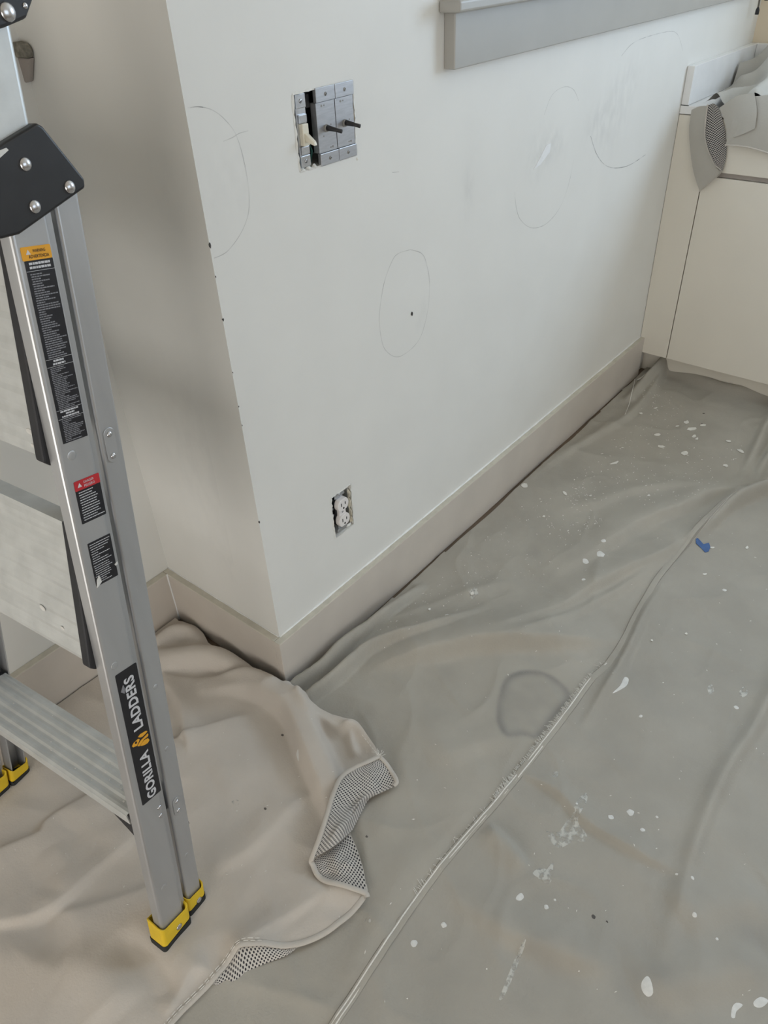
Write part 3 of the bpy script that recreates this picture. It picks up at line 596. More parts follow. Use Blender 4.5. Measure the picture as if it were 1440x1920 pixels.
BEIGE_FOLDS = [
 ([(-0.1109,0.3219),(-0.066,0.3171),(-0.0439,0.2874),(-0.0474,0.2513)], [0.028, 0.030, 0.028, 0.014], 0.020, 0.026),
 ([(-0.1429,0.2806),(-0.1069,0.2463),(-0.061,0.185),(-0.0474,0.1074),(-0.0431,0.0443),(-0.0446,0.0132)], [0.025, 0.03, 0.034, 0.032, 0.022, 0.008], 0.026, 0.030, 3),
 ([(-0.1604,0.2581),(-0.1193,0.1926),(-0.0785,0.1277),(-0.0418,0.0632)], -0.014, 0.010, 0.008),
 ([(-0.118,0.1285),(-0.0796,0.0723),(-0.0568,-0.0078),(-0.061,-0.0815),(-0.0974,-0.1575),(-0.1293,-0.2204),(-0.1592,-0.2794),(-0.1782,-0.3104)], [0.006, 0.026, 0.044, 0.050, 0.050, 0.046, 0.034, 0.012], 0.034, 0.027, 5),
 ([(-0.0208,-0.0556),(-0.0308,-0.1215),(-0.017,-0.179),(-0.0052,-0.2171),(-0.0198,-0.2704)], [0.014, 0.022, 0.020, 0.018, 0.010], 0.014, 0.018),
 ([(-0.0429,-0.1171),(-0.0405,-0.1571),(-0.0313,-0.1917),(0.0024,-0.2046)], 0.012, 0.008, 0.010),
 ([(-0.0231,-0.207),(-0.0418,-0.2307),(-0.0609,-0.2587)], 0.010, 0.008, 0.008),
 ([(-0.3031,0.0744),(-0.2571,0.0615),(-0.193,0.0329),(-0.1364,0.0018),(-0.1048,-0.0236)], [0.016, 0.018, 0.016, 0.010, 0.0], 0.010, 0.10),
 ([(-0.1696,0.2228),(-0.1942,0.1426),(-0.2467,0.0566)], [0.006, 0.014, 0.012], 0.03, 0.008),
 ([(-0.6816,0.1535),(-0.6265,0.1387),(-0.556,0.1078),(-0.5299,0.1186),(-0.4489,0.0991),(-0.391,0.0823)], [0.014, 0.014, 0.014, 0.012, 0.010, 0], 0.009, 0.09),
 ([(-0.7348,0.0506),(-0.6954,0.0144),(-0.6484,-0.0272),(-0.6031,-0.0424),(-0.5319,-0.0404),(-0.4629,-0.0429),(-0.3959,-0.045)], [0.016, 0.016, 0.020, 0.017, 0.012, 0.008, 0], 0.05, 0.007),
 ([(-0.6334,-0.0451),(-0.5583,-0.1032),(-0.4909,-0.1442),(-0.4537,-0.1656)], 0.008, 0.010, 0.09),
 ([(-0.7428,0.0352),(-0.7174,-0.0252),(-0.6944,-0.0873),(-0.6767,-0.1469)], 0.014, 0.03, 0.05),
 ([(-0.579,-0.164),(-0.5724,-0.2222),(-0.5746,-0.275),(-0.5782,-0.3273)], -0.013, 0.020, 0.026),
 ([(-0.6544,-0.1197),(-0.6339,-0.212),(-0.6357,-0.2722)], 0.008, 0.03, 0.04),
 ([(-0.4738,-0.3446),(-0.4151,-0.3606),(-0.3558,-0.3791),(-0.3015,-0.395)], 0.008, 0.035, 0.007),
 ([(-0.6014,-0.3256),(-0.5661,-0.319),(-0.5341,-0.3125),(-0.5113,-0.3233)], 0.009, 0.03, 0.007),
 ([(-0.4292,-0.1732),(-0.3781,-0.2101),(-0.3289,-0.2288),(-0.2504,-0.2346),(-0.1808,-0.232)], 0.007, 0.04, 0.014),
 ([(-0.4943,-0.3411),(-0.4744,-0.3479),(-0.4554,-0.3574),(-0.4153,-0.3993)], [0.0, 0.016, 0.016, 0.0], 0.030, 0.010),
 ([(-0.2987,-0.3924),(-0.2766,-0.421),(-0.2692,-0.458)], [0.004, 0.010, 0.006], 0.03, 0.02),
 ([(-0.5607,0.0635),(-0.5653,0.0029),(-0.5995,-0.0163)], 0.005, 0.02, 0.04),
 ([(-0.2783,-0.0654),(-0.2134,-0.0897),(-0.1644,-0.1332)], 0.006, 0.05, 0.05)]
class HeightGrid:
    """bilinear look-up of a height function, so that small things can be laid on the cloth quickly"""
    def __init__(s, f, x0, x1, y0, y1, st):
        s.x0, s.y0, s.st = x0, y0, st; xs = np.arange(x0, x1 + st, st); ys = np.arange(y0, y1 + st, st); X, Y = np.meshgrid(xs, ys, indexing='ij')
        s.Z = f(X.ravel(), Y.ravel()).reshape(X.shape)
    def __call__(s, x, y):
        a = np.clip((x - s.x0) / s.st, 0, s.Z.shape[0] - 1.001); b = np.clip((y - s.y0) / s.st, 0, s.Z.shape[1] - 1.001); i = a.astype(int); j = b.astype(int); fa = a - i; fb = b - j
        Z = s.Z; return (Z[i, j] * (1 - fa) + Z[i + 1, j] * fa) * (1 - fb) + (Z[i, j + 1] * (1 - fa) + Z[i + 1, j + 1] * fa) * fb
grey_exact = grey_h
grey_h = HeightGrid(grey_exact, -0.75, 1.95, -1.80, 0.0, 0.0045)
def grey_under(x, y):
    z = grey_h(x, y); d = polydist(x, y, BEIGE_EDGE)[0]; ins = inside(x, y, BEIGE_POLY) & (np.abs(d) > 0.025)
    return np.where(ins, np.minimum(z, 0.005), z)
def beige_h(x, y):
    h = folds_height(x, y, BEIGE_FOLDS) + 0.0035 * vnoise(x, y, 0.19, 11) + 0.0020 * vnoise(x, y, 0.08, 12) + 0.0008 * vnoise(x, y, 0.035, 13) + 0.0030 * np.clip(1 - np.abs(vnoise(x + 0.6 * y, y, 0.16, 43)) * 3.2, 0, 1) ** 1.5
    return np.where(x > -0.7, grey_h(x, y), 0.007) * 0.5 + 0.010 + np.maximum(h, -0.006)
def beige_base(x, y):
    return np.maximum(beige_h(x, y), grey_under(x, y) + 0.003)
beige_exact = beige_base
beige_base = HeightGrid(beige_exact, -1.75, 0.10, -1.40, D, 0.0045)

def sheet(name, hfun, mask, x0, x1, y0, y1, step, m, parent, snap=None, attrs=None):
    xs = np.arange(x0, x1 + step * .5, step); ys = np.arange(y0, y1 + step * .5, step)
    X, Y = np.meshgrid(xs, ys, indexing='ij'); nx, ny = X.shape
    cx = (X[:-1, :-1] + X[1:, 1:]) / 2; cy = (Y[:-1, :-1] + Y[1:, 1:]) / 2
    keep = mask(cx, cy)
    idx = np.arange(nx * ny).reshape(nx, ny)
    q = np.stack([idx[:-1, :-1], idx[1:, :-1], idx[1:, 1:], idx[:-1, 1:]], -1)[keep]
    used, inv = np.unique(q, return_inverse=True); q = inv.reshape(q.shape)
    px = X.ravel()[used].copy(); py = Y.ravel()[used].copy()
    if snap is not None:
        cnt = np.bincount(q.ravel(), minlength=len(px)); bd = np.where(cnt < 4)[0]
        for s in snap:
            s = np.asarray(s)
            for i in bd:
                a = s[:-1]; b = s[1:]; ab = b - a; p = np.array([px[i], py[i]])
                t = np.clip(((p - a) * ab).sum(1) / ((ab * ab).sum(1) + 1e-12), 0, 1); c = a + ab * t[:, None]
                dd = np.hypot(*(c - p).T); k = dd.argmin()
                if dd[k] < step * 1.3: px[i], py[i] = c[k]
    pz = hfun(px, py)
    off = parent_world(parent)
    me = bpy.data.meshes.new(name)
    co = np.stack([px - off[0], py - off[1], pz - off[2]], 1)
    me.vertices.add(len(co)); me.vertices.foreach_set('co', co.ravel())
    me.loops.add(q.size); me.loops.foreach_set('vertex_index', q.ravel().astype(np.int32))
    me.polygons.add(len(q)); me.polygons.foreach_set('loop_start', np.arange(0, q.size, 4, dtype=np.int32))
    me.update(calc_edges=True); me.validate()
    me.polygons.foreach_set('use_smooth', np.ones(len(me.polygons), bool))
    if attrs:
        for k, fn in attrs.items():
            a = me.attributes.new(k, 'FLOAT', 'POINT'); a.data.foreach_set('value', fn(px, py).astype(np.float32))
    me.materials.append(m)
    o = bpy.data.objects.new(name, me); COL.objects.link(o); o.parent = parent
    return o
STAIN = smooth_line([(0.3033,-0.3962),(0.3436,-0.419),(0.3634,-0.4583),(0.3617,-0.4967),(0.3425,-0.5279),(0.302,-0.5291),(0.2531,-0.5267),(0.2047,-0.525),(0.1951,-0.5014),(0.1703,-0.4753),(0.1849,-0.4479),(0.2165,-0.4254),(0.2524,-0.4083)], 5, True)
def stain(x, y):
    out = np.zeros(x.shape); m = (np.abs(x - np.mean([p[0] for p in STAIN])) < .3) & (np.abs(y - np.mean([p[1] for p in STAIN])) < .3)
    xx, yy = x[m], y[m]; ins = inside(xx, yy, STAIN); d = np.abs(polydist(xx, yy, list(STAIN) + [STAIN[0]])[0])
    n = 0.6 + 0.4 * vnoise(xx, yy, 0.02, 5)
    ring = np.exp(-(d / np.where(ins, 0.011, 0.005)) ** 2) * (0.75 + 0.35 * vnoise(xx, yy, 0.05, 6))
    out[m] = np.clip(ins * 0.16 * n + ring * 0.62, 0, 1)
    # greasy dirt patches
    for (cx, cy), r, s in zip([(-0.1782,-0.7503),(0.0824,-1.0114),(0.2432,-0.2747),(-0.1028,-0.9164),(-0.3773,-0.5654),(0.7149,-0.2232),(0.4598,-0.188)], (0.05, 0.05, 0.02, 0.06, 0.05, 0.03, 0.03), (0.30, 0.25, 0.2, 0.22, 0.10, 0.15, 0.12)):
        out += s * np.exp(-((x - cx) ** 2 + (y - cy) ** 2) / r ** 2) * np.clip(0.6 + 0.7 * vnoise(x, y, 0.03, 8), 0, 1)
    # the panel beyond the seam is a little darker in tone
    out += 0.13 * (polydist(x, y, SEAM)[0] < 0) * (0.8 + 0.4 * vnoise(x, y, 0.3, 14))
    return np.clip(out, 0, 1)

gc = empty('drop_cloth', (0.6, -0.7, 0.0), 'large grey canvas drop cloth with frayed seam and wet stain covering the floor', 'drop cloth')
# grey cloth stays a little short of the baseboard beyond the bunched stretch
gap_x = [x for x, _ in [(-0.0202,-0.0267),(0.634,-0.036),(0.9716,-0.0379),(1.5146,-0.0524),(1.7929,-0.0233),(1.9715,-0.039)]]
gap_pts = [(-0.0559,-0.0237),(-0.0198,-0.0297),(0.1315,-0.0225),(0.395,-0.0347),(0.6209,-0.0451),(0.9573,-0.0464),(1.2185,-0.0485),(1.4696,-0.0508),(1.5271,-0.0384),(1.6544,-0.0358),(1.7929,-0.0233),(1.9111,-0.0292),(2.0055,-0.0245),(2.0223,-0.0493)]
def grey_mask(x, y):
    g = np.asarray(gap_pts); lim = np.interp(x, g[:, 0], np.minimum(g[:, 1], -BT - .001)); lim = np.where(x > 0.12, lim * 0.45 - BT * 0.55, lim)
    return (y < lim) & (x < CF + 0.063) & ~((x < -0.15) & inside(x, y, BEIGE_POLY) & (polydist(x, y, BEIGE_EDGE)[0] > 0.10))
sheet('canvas', grey_under, grey_mask, -0.60, 1.90, -1.75, -0.016, 0.0045, M_grey, gc, attrs={'stain': stain})
bc = empty('drop_cloth', (-0.6, -0.2, 0.0), 'beige canvas drop cloth with folded dotted underside under the ladder feet', 'drop cloth')
BP = np.asarray(BEIGE_POLY)
sheet('canvas', beige_base, lambda x, y: inside(x, y, BP), -1.7, 0.02, -1.35, D - BT - .003, 0.0045, M_beige, bc, snap=[BEIGE_EDGE])

def ribbon(name, pts3, wdt, thick, m, parent, lift=0.0):
    """flat padded strip along a 3d line"""
    P = [np.array(p) for p in pts3]; mb = MB(); vs = []; n = len(P)
    for i, p in enumerate(P):
        t = P[min(i + 1, n - 1)] - P[max(i - 1, 0)]; s = np.array([-t[1], t[0], 0]); s /= np.linalg.norm(s) + 1e-9
        for a, z in ((-1, 0), (-.8, .8), (0, 1), (.8, .8), (1, 0), (0, -.2)):
            vs.append(p + s * a * wdt / 2 + np.array([0, 0, z * thick + lift]))
    k = 6
    fs = [(i * k + j, i * k + (j + 1) % k, (i + 1) * k + (j + 1) % k, (i + 1) * k + j) for i in range(n - 1) for j in range(k)]
    return mb.add(vs, fs).build(name, m, parent, smooth=True)
def dense(pts, step=0.006):
    P = [np.array(p, float) for p in smooth_line(pts, 6)]; out = [P[0]]
    for p in P[1:]:
        n = max(1, int(np.linalg.norm(p - out[-1]) / step))
        a = out[-1]
        for i in range(1, n + 1): out.append(a + (p - a) * i / n)
    return out
def above(pts3, hf, dz=0.003):
    return [np.array([p[0], p[1], max(p[2], float(hf(np.array([p[0]]), np.array([p[1]]))[0]) + dz)]) for p in pts3]
def drape(pts2, hf, dz=0.0, step=0.006):
    P = np.array(dense(pts2, step)); z = hf(P[:, 0], P[:, 1]) + dz
    return [np.array([a, b, c]) for (a, b), c in zip(P, z)]
def offset2(pts, d):
    P = [np.array(p, float) for p in pts]; out = []
    for i, p in enumerate(P):
        t = P[min(i + 1, len(P) - 1)] - P[max(i - 1, 0)]; t /= np.linalg.norm(t) + 1e-9
        out.append((p[0] - t[1] * d, p[1] + t[0] * d))
    return out
# hem of the beige cloth, lower edge
hem1 = BEIGE_EDGE[0:13]
ribbon('hem', drape(offset2(hem1, 0.004), beige_base, 0.0005), 0.011, 0.0016, M_hem, bc)
def stitches(name, pts3, parent, m=M_thread, r=0.0006, dash=0.006, gap=0.0025):
    mb = MB(); acc = 0; cur = []
    for p in pts3:
        cur.append(p)
        if len(cur) > 1 and np.linalg.norm(cur[-1] - cur[0]) > dash:
            mb.tube([tuple(q) for q in cur], r, 4, False); cur = []
    o = mb.build(name, m, parent); o['kind'] = 'stuff'; return o
for off in (0.007, 0.0105):
    stitches('hem_stitching', drape(offset2(hem1[:7], off), beige_base, 0.0024, 0.003), bc)
# curled underside below the lower hem and at the flipped corner
def coons(name, c0, c1, d0, d1, bulge, m, parent, nu=26, nv=20, wrinkle=0.0, seed=0, over=None):
    """c0/c1: bottom and top boundary, d0/d1: left and right boundary (3d point lists that share corners)"""
    def rs(pts, n):
        P = np.array(smooth_line(pts, 8)); s = np.r_[0, np.cumsum(np.linalg.norm(np.diff(P, axis=0), axis=1))]; t = np.linspace(0, s[-1], n)
        return np.stack([np.interp(t, s, P[:, k]) for k in range(3)], 1)
    C0, C1, D0, D1 = rs(c0, nu), rs(c1, nu), rs(d0, nv), rs(d1, nv)
    U, V = np.meshgrid(np.linspace(0, 1, nu), np.linspace(0, 1, nv), indexing='ij'); U = U[..., None]; V = V[..., None]
    S = (1 - V) * C0[:, None] + V * C1[:, None] + (1 - U) * D0[None] + U * D1[None] - ((1 - U) * (1 - V) * C0[0] + U * (1 - V) * C0[-1] + (1 - U) * V * C1[0] + U * V * C1[-1])
    S[..., 2] += bulge(U[..., 0], V[..., 0])
    if wrinkle: S[..., 2] += wrinkle * vnoise(U[..., 0] * 1.0 + seed, V[..., 0] * 1.3, 0.22, 31 + seed) * (U * (1 - U) * V * (1 - V))[..., 0] * 16
    if over is not None: S[..., 2] = np.maximum(S[..., 2], over(S[..., 0].ravel(), S[..., 1].ravel()).reshape(S.shape[:2]) + 0.0025)
    su = np.cumsum(np.r_[np.zeros((1, nv)), np.linalg.norm(np.diff(S, axis=0), axis=2)], axis=0); sv = np.cumsum(np.c_[np.zeros((nu, 1)), np.linalg.norm(np.diff(S, axis=1), axis=2)], axis=1)
    su = su.mean(axis=1, keepdims=True) * np.ones((1, nv)); sv = sv.mean(axis=0, keepdims=True) * np.ones((nu, 1))
    fs = [(i * nv + j, (i + 1) * nv + j, (i + 1) * nv + j + 1, i * nv + j + 1) for i in range(nu - 1) for j in range(nv - 1)]
    return MB().add([tuple(p) for p in S.reshape(-1, 3)], fs).build(name, m, parent, smooth=True, uv=np.stack([su.ravel(), sv.ravel()], 1))
zero = lambda u, v: 0 * u
# small curl on the lower edge
A = drape(BEIGE_EDGE[3:8], beige_base, -0.0012, 0.02)
B = [A[0]] + [np.array(p) for p in [(-0.516,-0.3678,0.008),(-0.5039,-0.3789,0.009),(-0.4768,-0.3813,0.009),(-0.452,-0.3933,0.009),(-0.4317,-0.4067,0.01),(-0.4159,-0.4162,0.012)]] + [A[-1]]
coons('dotted_underside', A, B, [A[0], B[0]], [A[-1], B[-1]], lambda u, v: 0.004 * np.sin(math.pi * v) * np.sin(math.pi * u), M_dots, bc, 30, 6)
# flipped edge, lower triangle
c0 = [(-0.2935,-0.378,0.02),(-0.2813,-0.4139,0.018),(-0.2652,-0.459,0.014)]
c1 = [(-0.2764,-0.3446,0.026),(-0.242,-0.3561,0.022),(-0.1959,-0.3595,0.016)]
d0 = [(-0.2935,-0.378,0.02),(-0.289,-0.3572,0.022),(-0.2764,-0.3446,0.026)]
d1 = [(-0.2652,-0.459,0.014),(-0.2383,-0.4304,0.016),(-0.2111,-0.3909,0.016),(-0.1959,-0.3595,0.016)]
coons('dotted_underside', c0, c1, d0, d1, lambda u, v: 0.010 * np.sin(math.pi * u) * np.sin(math.pi * v), M_dots, bc, 24, 22, 0.006, 1, beige_base)
# flipped edge, upper band whose lower rim stands over the triangle
c0 = [(-0.28,-0.3438,0.034),(-0.2585,-0.3576,0.042),(-0.2302,-0.3644,0.04),(-0.1888,-0.3605,0.022)]
c1 = [(-0.0904,-0.2867,0.036),(-0.0669,-0.2975,0.036),(-0.042,-0.3029,0.03)]
d0 = [(-0.28,-0.3438,0.034),(-0.2479,-0.335,0.044),(-0.2075,-0.3174,0.05),(-0.161,-0.2945,0.05),(-0.1246,-0.2823,0.044),(-0.0904,-0.2867,0.036)]
d1 = [(-0.1888,-0.3605,0.022),(-0.154,-0.3502,0.016),(-0.1194,-0.3426,0.015),(-0.092,-0.3509,0.014),(-0.0651,-0.3657,0.013),(-0.0448,-0.331,0.022),(-0.042,-0.3029,0.03)]
coons('dotted_underside', c0, c1, d0, d1, lambda u, v: 0.010 * np.sin(math.pi * u) * np.sin(math.pi * v) * np.cos(5 * v), M_dots, bc, 30, 40, 0.012, 2, beige_base)
# hems of the flipped edge
ribbon('hem', above(dense([(-0.2688,-0.4633,0.014),(-0.2653,-0.4544,0.016),(-0.278,-0.4236,0.019),(-0.2911,-0.3913,0.021),(-0.2922,-0.3681,0.023),(-0.2849,-0.3499,0.026),(-0.2813,-0.3437,0.034),(-0.2498,-0.3343,0.046),(-0.2095,-0.3168,0.052),(-0.1617,-0.2939,0.052),(-0.1253,-0.2816,0.046),(-0.0895,-0.2861,0.038),(-0.066,-0.2969,0.038),(-0.0398,-0.304,0.032)], 0.004), beige_base), 0.010, 0.0022, M_hem, bc)
ribbon('hem', above(dense([(-0.0392,-0.3035,0.031),(-0.0413,-0.3256,0.024),(-0.0516,-0.3525,0.017),(-0.0606,-0.3649,0.014),(-0.0695,-0.3638,0.013)], 0.004), beige_base), 0.009, 0.0022, M_hem, bc)
stitches('hem_stitching', [p + np.array([0, 0, 0.0028]) for p in dense([(-0.2632,-0.4526,0.016),(-0.2759,-0.4217,0.019),(-0.2883,-0.3887,0.021),(-0.2888,-0.37,0.022)], 0.0025)], bc, dash=0.002)
stitches('hem_stitching', [p + np.array([0, 0, 0.0035]) for p in dense([(-0.0127,-0.2249,0.022),(-0.0238,-0.2604,0.02),(-0.0371,-0.2946,0.028)], 0.003)], bc)
# corner thread tuft
rr = random.Random(3); mb = MB(); q = np.array([(-0.0418,-0.3016,0.034)][0])
for i in range(9):
    a = rr.uniform(-1.2, 1.2); mb.tube([tuple(q), tuple(q + np.array([0.008 * math.cos(a), 0.008 * math.sin(a), 0.002])), tuple(q + np.array([0.016 * math.cos(a + .4), 0.016 * math.sin(a + .4), rr.uniform(-.004, .003)]))], 0.0005, 4)
setp(mb.build('thread_tuft', M_thread, bc), kind='stuff')

# seam of the grey cloth: double stitching and frayed threads
seam_low = SEAM[:10]
for off, a, b in ((-0.0030, 0, 10), (-0.0085, 0, 7)):
    ribbon('seam_stitching', drape(offset2(SEAM[a:b], off), grey_h, 0.0004), 0.0030, 0.0009, M_thread, gc)
ribbon('seam_fold', drape(offset2(SEAM, -0.006), grey_h, 0.0002), 0.016, 0.0010, M_grey, gc)
ribbon('seam_stitching', drape(offset2(SEAM[13:17], -0.010), grey_h, 0.0006), 0.0016, 0.0008, M_hem, gc)
ribbon('seam_stitching', drape(offset2(SEAM[13:17], -0.016), grey_h, 0.0006), 0.0016, 0.0008, M_hem, gc)
rr = random.Random(8); mb = MB(); SP = drape(SEAM[3:10], grey_h, 0.0008, 0.0025)
for i, p in enumerate(SP[:-1]):
    t = SP[i + 1] - p; t /= np.linalg.norm(t); nrm = np.array([-t[1], t[0], 0])
    dens = 2 if 0.35 < i / len(SP) < 0.92 else (1 if rr.random() < 0.35 else 0)
    for k in range(dens):
        L = rr.uniform(0.003, 0.010) * (1.5 if rr.random() < .08 else 1); s = rr.uniform(-.6, .9)
        e = p + nrm * L + t * L * s + np.array([0, 0, rr.uniform(0, .002)])
        mb.tube([tuple(p - nrm * .001), tuple((p + e) / 2 + np.array([0, 0, .0012])), tuple(e)], 0.00045, 3, False)
setp(mb.build('frayed_threads', M_thread, gc), kind='stuff')
MB().tube([tuple(p) for p in drape([(1.7929,-0.0233),(1.702,-0.0563),(1.5874,-0.0928),(1.5025,-0.1166)], grey_h, 0.003)], 0.0012, 6).build('loose_thread', M_thread, gc, smooth=True)

# dried paint on the cloths
M_paint = mat('dried_white_paint', (0.72, 0.71, 0.68), 0.7, var=0.12, vscale=120)
M_paintf = mat('scuffed_white_paint', (0.66, 0.65, 0.60), 0.85, var=0.1, vscale=60)
def scuffed():
    nt = M_paintf.node_tree; b = nt.nodes['Principled BSDF']; tc = nt.nodes.new('ShaderNodeTexCoord'); n = nt.nodes.new('ShaderNodeTexNoise'); n.inputs['Scale'].default_value = 85; n.inputs['Detail'].default_value = 7
    nt.links.new(tc.outputs['Object'], n.inputs['Vector']); mr = nt.nodes.new('ShaderNodeMapRange'); mr.inputs[1].default_value = 0.38; mr.inputs[2].default_value = 0.58; mr.inputs[4].default_value = 0.85
    nt.links.new(n.outputs[0], mr.inputs[0]); nt.links.new(mr.outputs[0], b.inputs['Alpha'])
scuffed()
def splat(poly, hf, m, parent, dz=0.0009, name='paint_splat'):
    P = smooth_line(poly, 3, True); c = np.mean(P, axis=0); n = len(P); mb = MB(); vs = []
    rings = (1.0, 0.66, 0.33)
    for k, z in zip(rings, (0.0002, dz, dz)):
        for p in P:
            q = c + (p - c) * k; vs.append((q[0], q[1], float(hf(np.array([q[0]]), np.array([q[1]]))[0]) + z))
    vs.append((c[0], c[1], float(hf(np.array([c[0]]), np.array([c[1]]))[0]) + dz))
    fs = [(r * n + i, r * n + (i + 1) % n, (r + 1) * n + (i + 1) % n, (r + 1) * n + i) for r in range(2) for i in range(n)] + [(2 * n + i, 2 * n + (i + 1) % n, 3 * n) for i in range(n)]
    return mb.add(vs, fs).build(name, m, parent, smooth=True)
for poly in ([(0.4007,-0.6003),(0.4294,-0.6042),(0.4608,-0.6008),(0.4622,-0.6103),(0.4413,-0.615),(0.4212,-0.6105)],
             [(-0.0991,-0.8901),(-0.0891,-0.8928),(-0.0913,-0.9),(-0.1054,-0.9105),(-0.1143,-0.9065),(-0.1132,-0.8981),(-0.1074,-0.892)],
             [(-0.1019,-0.6634),(-0.0925,-0.6664),(-0.0961,-0.6739),(-0.1056,-0.6721),(-0.1086,-0.6653)],
             [(-0.0177,-1.0372),(-0.0044,-1.0434),(-0.0021,-1.0548),(-0.0172,-1.0499),(-0.023,-1.0413)],
             [(-0.0453,-1.014),(-0.0354,-1.0171),(-0.0323,-1.0258),(-0.0472,-1.0211),(-0.0574,-1.0222),(-0.0595,-1.0173)]):
    splat(poly, grey_h, M_paint, gc)
for poly in ([(0.0358,-0.6426),(0.0227,-0.66),(0.0225,-0.6799),(0.0483,-0.6932),(0.0632,-0.7125),(0.0761,-0.7038),(0.0846,-0.6852),(0.0961,-0.6681),(0.0724,-0.6639),(0.049,-0.6632),(0.0291,-0.6598)],
             [(0.0943,-0.6657),(0.1261,-0.6614),(0.1508,-0.6656),(0.1366,-0.6751),(0.1041,-0.6784),(0.0845,-0.6797)],
             [(-0.05,-0.6641),(-0.0334,-0.6697),(-0.0258,-0.6827),(-0.0075,-0.6822),(-0.0425,-0.6973),(-0.0541,-0.69),(-0.0526,-0.6764)],
             [(-0.2585,-0.7246),(-0.2363,-0.7207),(-0.1916,-0.7134),(-0.1467,-0.71),(-0.1412,-0.7129),(-0.1863,-0.7203),(-0.2311,-0.7274),(-0.2536,-0.7285)],
             [(0.4758,-0.1772),(0.5017,-0.1794),(0.4821,-0.1988),(0.4661,-0.1901)],
             [(0.1479,-0.5939),(0.1575,-0.6005),(0.1462,-0.6055),(0.139,-0.6)],
             [(0.5728,-0.8142),(0.5943,-0.8184),(0.5758,-0.8303),(0.5589,-0.8246)], [(0.5468,-0.7552),(0.5603,-0.7608),(0.5406,-0.7715),(0.5308,-0.7658)]):
    splat(poly, grey_h, M_paintf, gc, 0.0006)
drops = [((776,1770), 7), ((832,1735), 6), ((1144,1537), 6), ((1181,1527), 8), ((1203,1562), 5), ((1024,1704), 5), ((1080,1515), 3), ((1266,1646), 3), ((1298,1725), 5), ((1295,1655), 4), ((1097,1059), 8), ((1125,1047), 10), ((1129,1028), 6), ((1092,1099), 5), ((1358,1108), 5), ((1200,1348), 4), ((1379,1330), 5), ((1230,1537), 3), ((838,1161), 6), ((1040,1690), 3), ((1342,1766), 3), ((690,1731), 7)]
DR = [(-0.2734,-0.5679),(-0.2181,-0.5899),(0.1312,-0.7263),(0.1637,-0.7508),(0.1418,-0.7839),(-0.0876,-0.7131),(0.1141,-0.6642),(0.0984,-0.8655),(0.0464,-0.9163),(0.1066,-0.8901),(0.759,-0.353),(0.8053,-0.3728),(0.8467,-0.3586),(0.6808,-0.3856),(0.8732,-0.6766),(0.3816,-0.6738),(0.526,-0.8235),(0.1831,-0.794),(0.379,-0.1762),(-0.0674,-0.7184),(0.0358,-0.9597),(-0.2948,-0.4855)]
for i, (p, (_, r)) in enumerate(zip(DR, drops)):
    k = 0.00080 * r * (1 + 0.35 * max(0, p[0])); splat(blob(p, k, k, 9, i, 0.16), grey_h, M_paintf if i == 21 else M_paint, gc, 0.0010)
# dark specks
M_speck = mat('dark_speck', (0.12, 0.11, 0.10), 0.9, var=0.2, vscale=90)
for i, p in enumerate([(-0.1788,-0.3861),(-0.0539,-0.7842),(-0.0474,-0.8054),(1.6223,-0.3367),(1.6932,-0.3154)]):
    k = (0.0024, 0.0036, 0.002, 0.003, 0.0035)[i]; splat(blob(p, k, k, 8, 100 + i, .3), grey_h, M_speck, gc, 0.0006, 'dirt_speck')
for i, p in enumerate([(-0.113,-0.0974),(-0.2573,-0.1962),(-0.5468,-0.3463)]):
    k = (0.004, 0.0035, 0.004)[i]; splat(blob(p, k * .6, k, 8, 110 + i, .3), beige_base, M_speck, bc, 0.0006, 'dirt_speck')
splat([(-0.2866,-0.1319),(-0.277,-0.1368),(-0.2766,-0.1487),(-0.2861,-0.1438)], beige_base, M_paintf, bc, 0.0006)
splat([(-0.1323,-0.1586),(-0.128,-0.1622),(-0.139,-0.1728),(-0.1403,-0.171)], beige_base, M_paint, bc, 0.0006)

# chips of paint lying on the grey cloth
M_chip = mat('paint_chip_white', (0.78, 0.76, 0.71), 0.6, var=0.1, vscale=90)
def chip(p, lx, ly, ang, seed, label, group, curl=0.0015):
    r = random.Random(seed); ca, sa = math.cos(ang), math.sin(ang); n = 9
    z0 = float(grey_h(np.array([p[0]]), np.array([p[1]]))[0])
    ring = []
    for i in range(n):
        a = 2 * math.pi * i / n; k = r.uniform(.7, 1.15); x = lx * math.cos(a) * k; y = ly * math.sin(a) * k
        ring.append((p[0] + x * ca - y * sa, p[1] + x * sa + y * ca, abs(x) / lx * curl * r.uniform(.2, 1.3)))
    zr = [float(v) for v in grey_h(np.array([q[0] for q in ring]), np.array([q[1] for q in ring]))]
    b = [(q[0], q[1], z + 0.0005 + q[2]) for q, z in zip(ring, zr)]; t = [(q[0], q[1], q[2] + .0010) for q in b]
    o = MB().add(b + t, [tuple(range(n - 1, -1, -1)), tuple(range(n, 2 * n))] + [(i, (i + 1) % n, n + (i + 1) % n, n + i) for i in range(n)]).build('paint_chip', M_chip)
    setp(o, label, 'paint chip', group)
    return o
CH = [(1.4154,-0.3591),(1.5708,-0.3226),(1.5959,-0.2929),(1.4752,-0.2445),(1.4128,-0.2853),(1.53,-0.3455),(1.5192,-0.3584),(1.5594,-0.2767),(1.5612,-0.446),(1.5264,-0.4947),(1.4234,-0.4846),(1.7999,-0.0408),(1.6365,-0.17),(1.2376,-0.2079),(1.5636,-0.1482),(1.0295,-0.2299),(1.0003,-0.1621),(1.9848,-0.0586),(1.6144,-0.3433),(0.9696,-0.0447),(1.127,-0.3657),(0.9007,-0.6165),(1.0708,-0.6658),(0.673,-0.6577),(0.6024,-0.6028),(0.8722,-0.1651),(0.3696,-0.1295),(0.4766,-0.1848),(1.0132,-0.5943)]
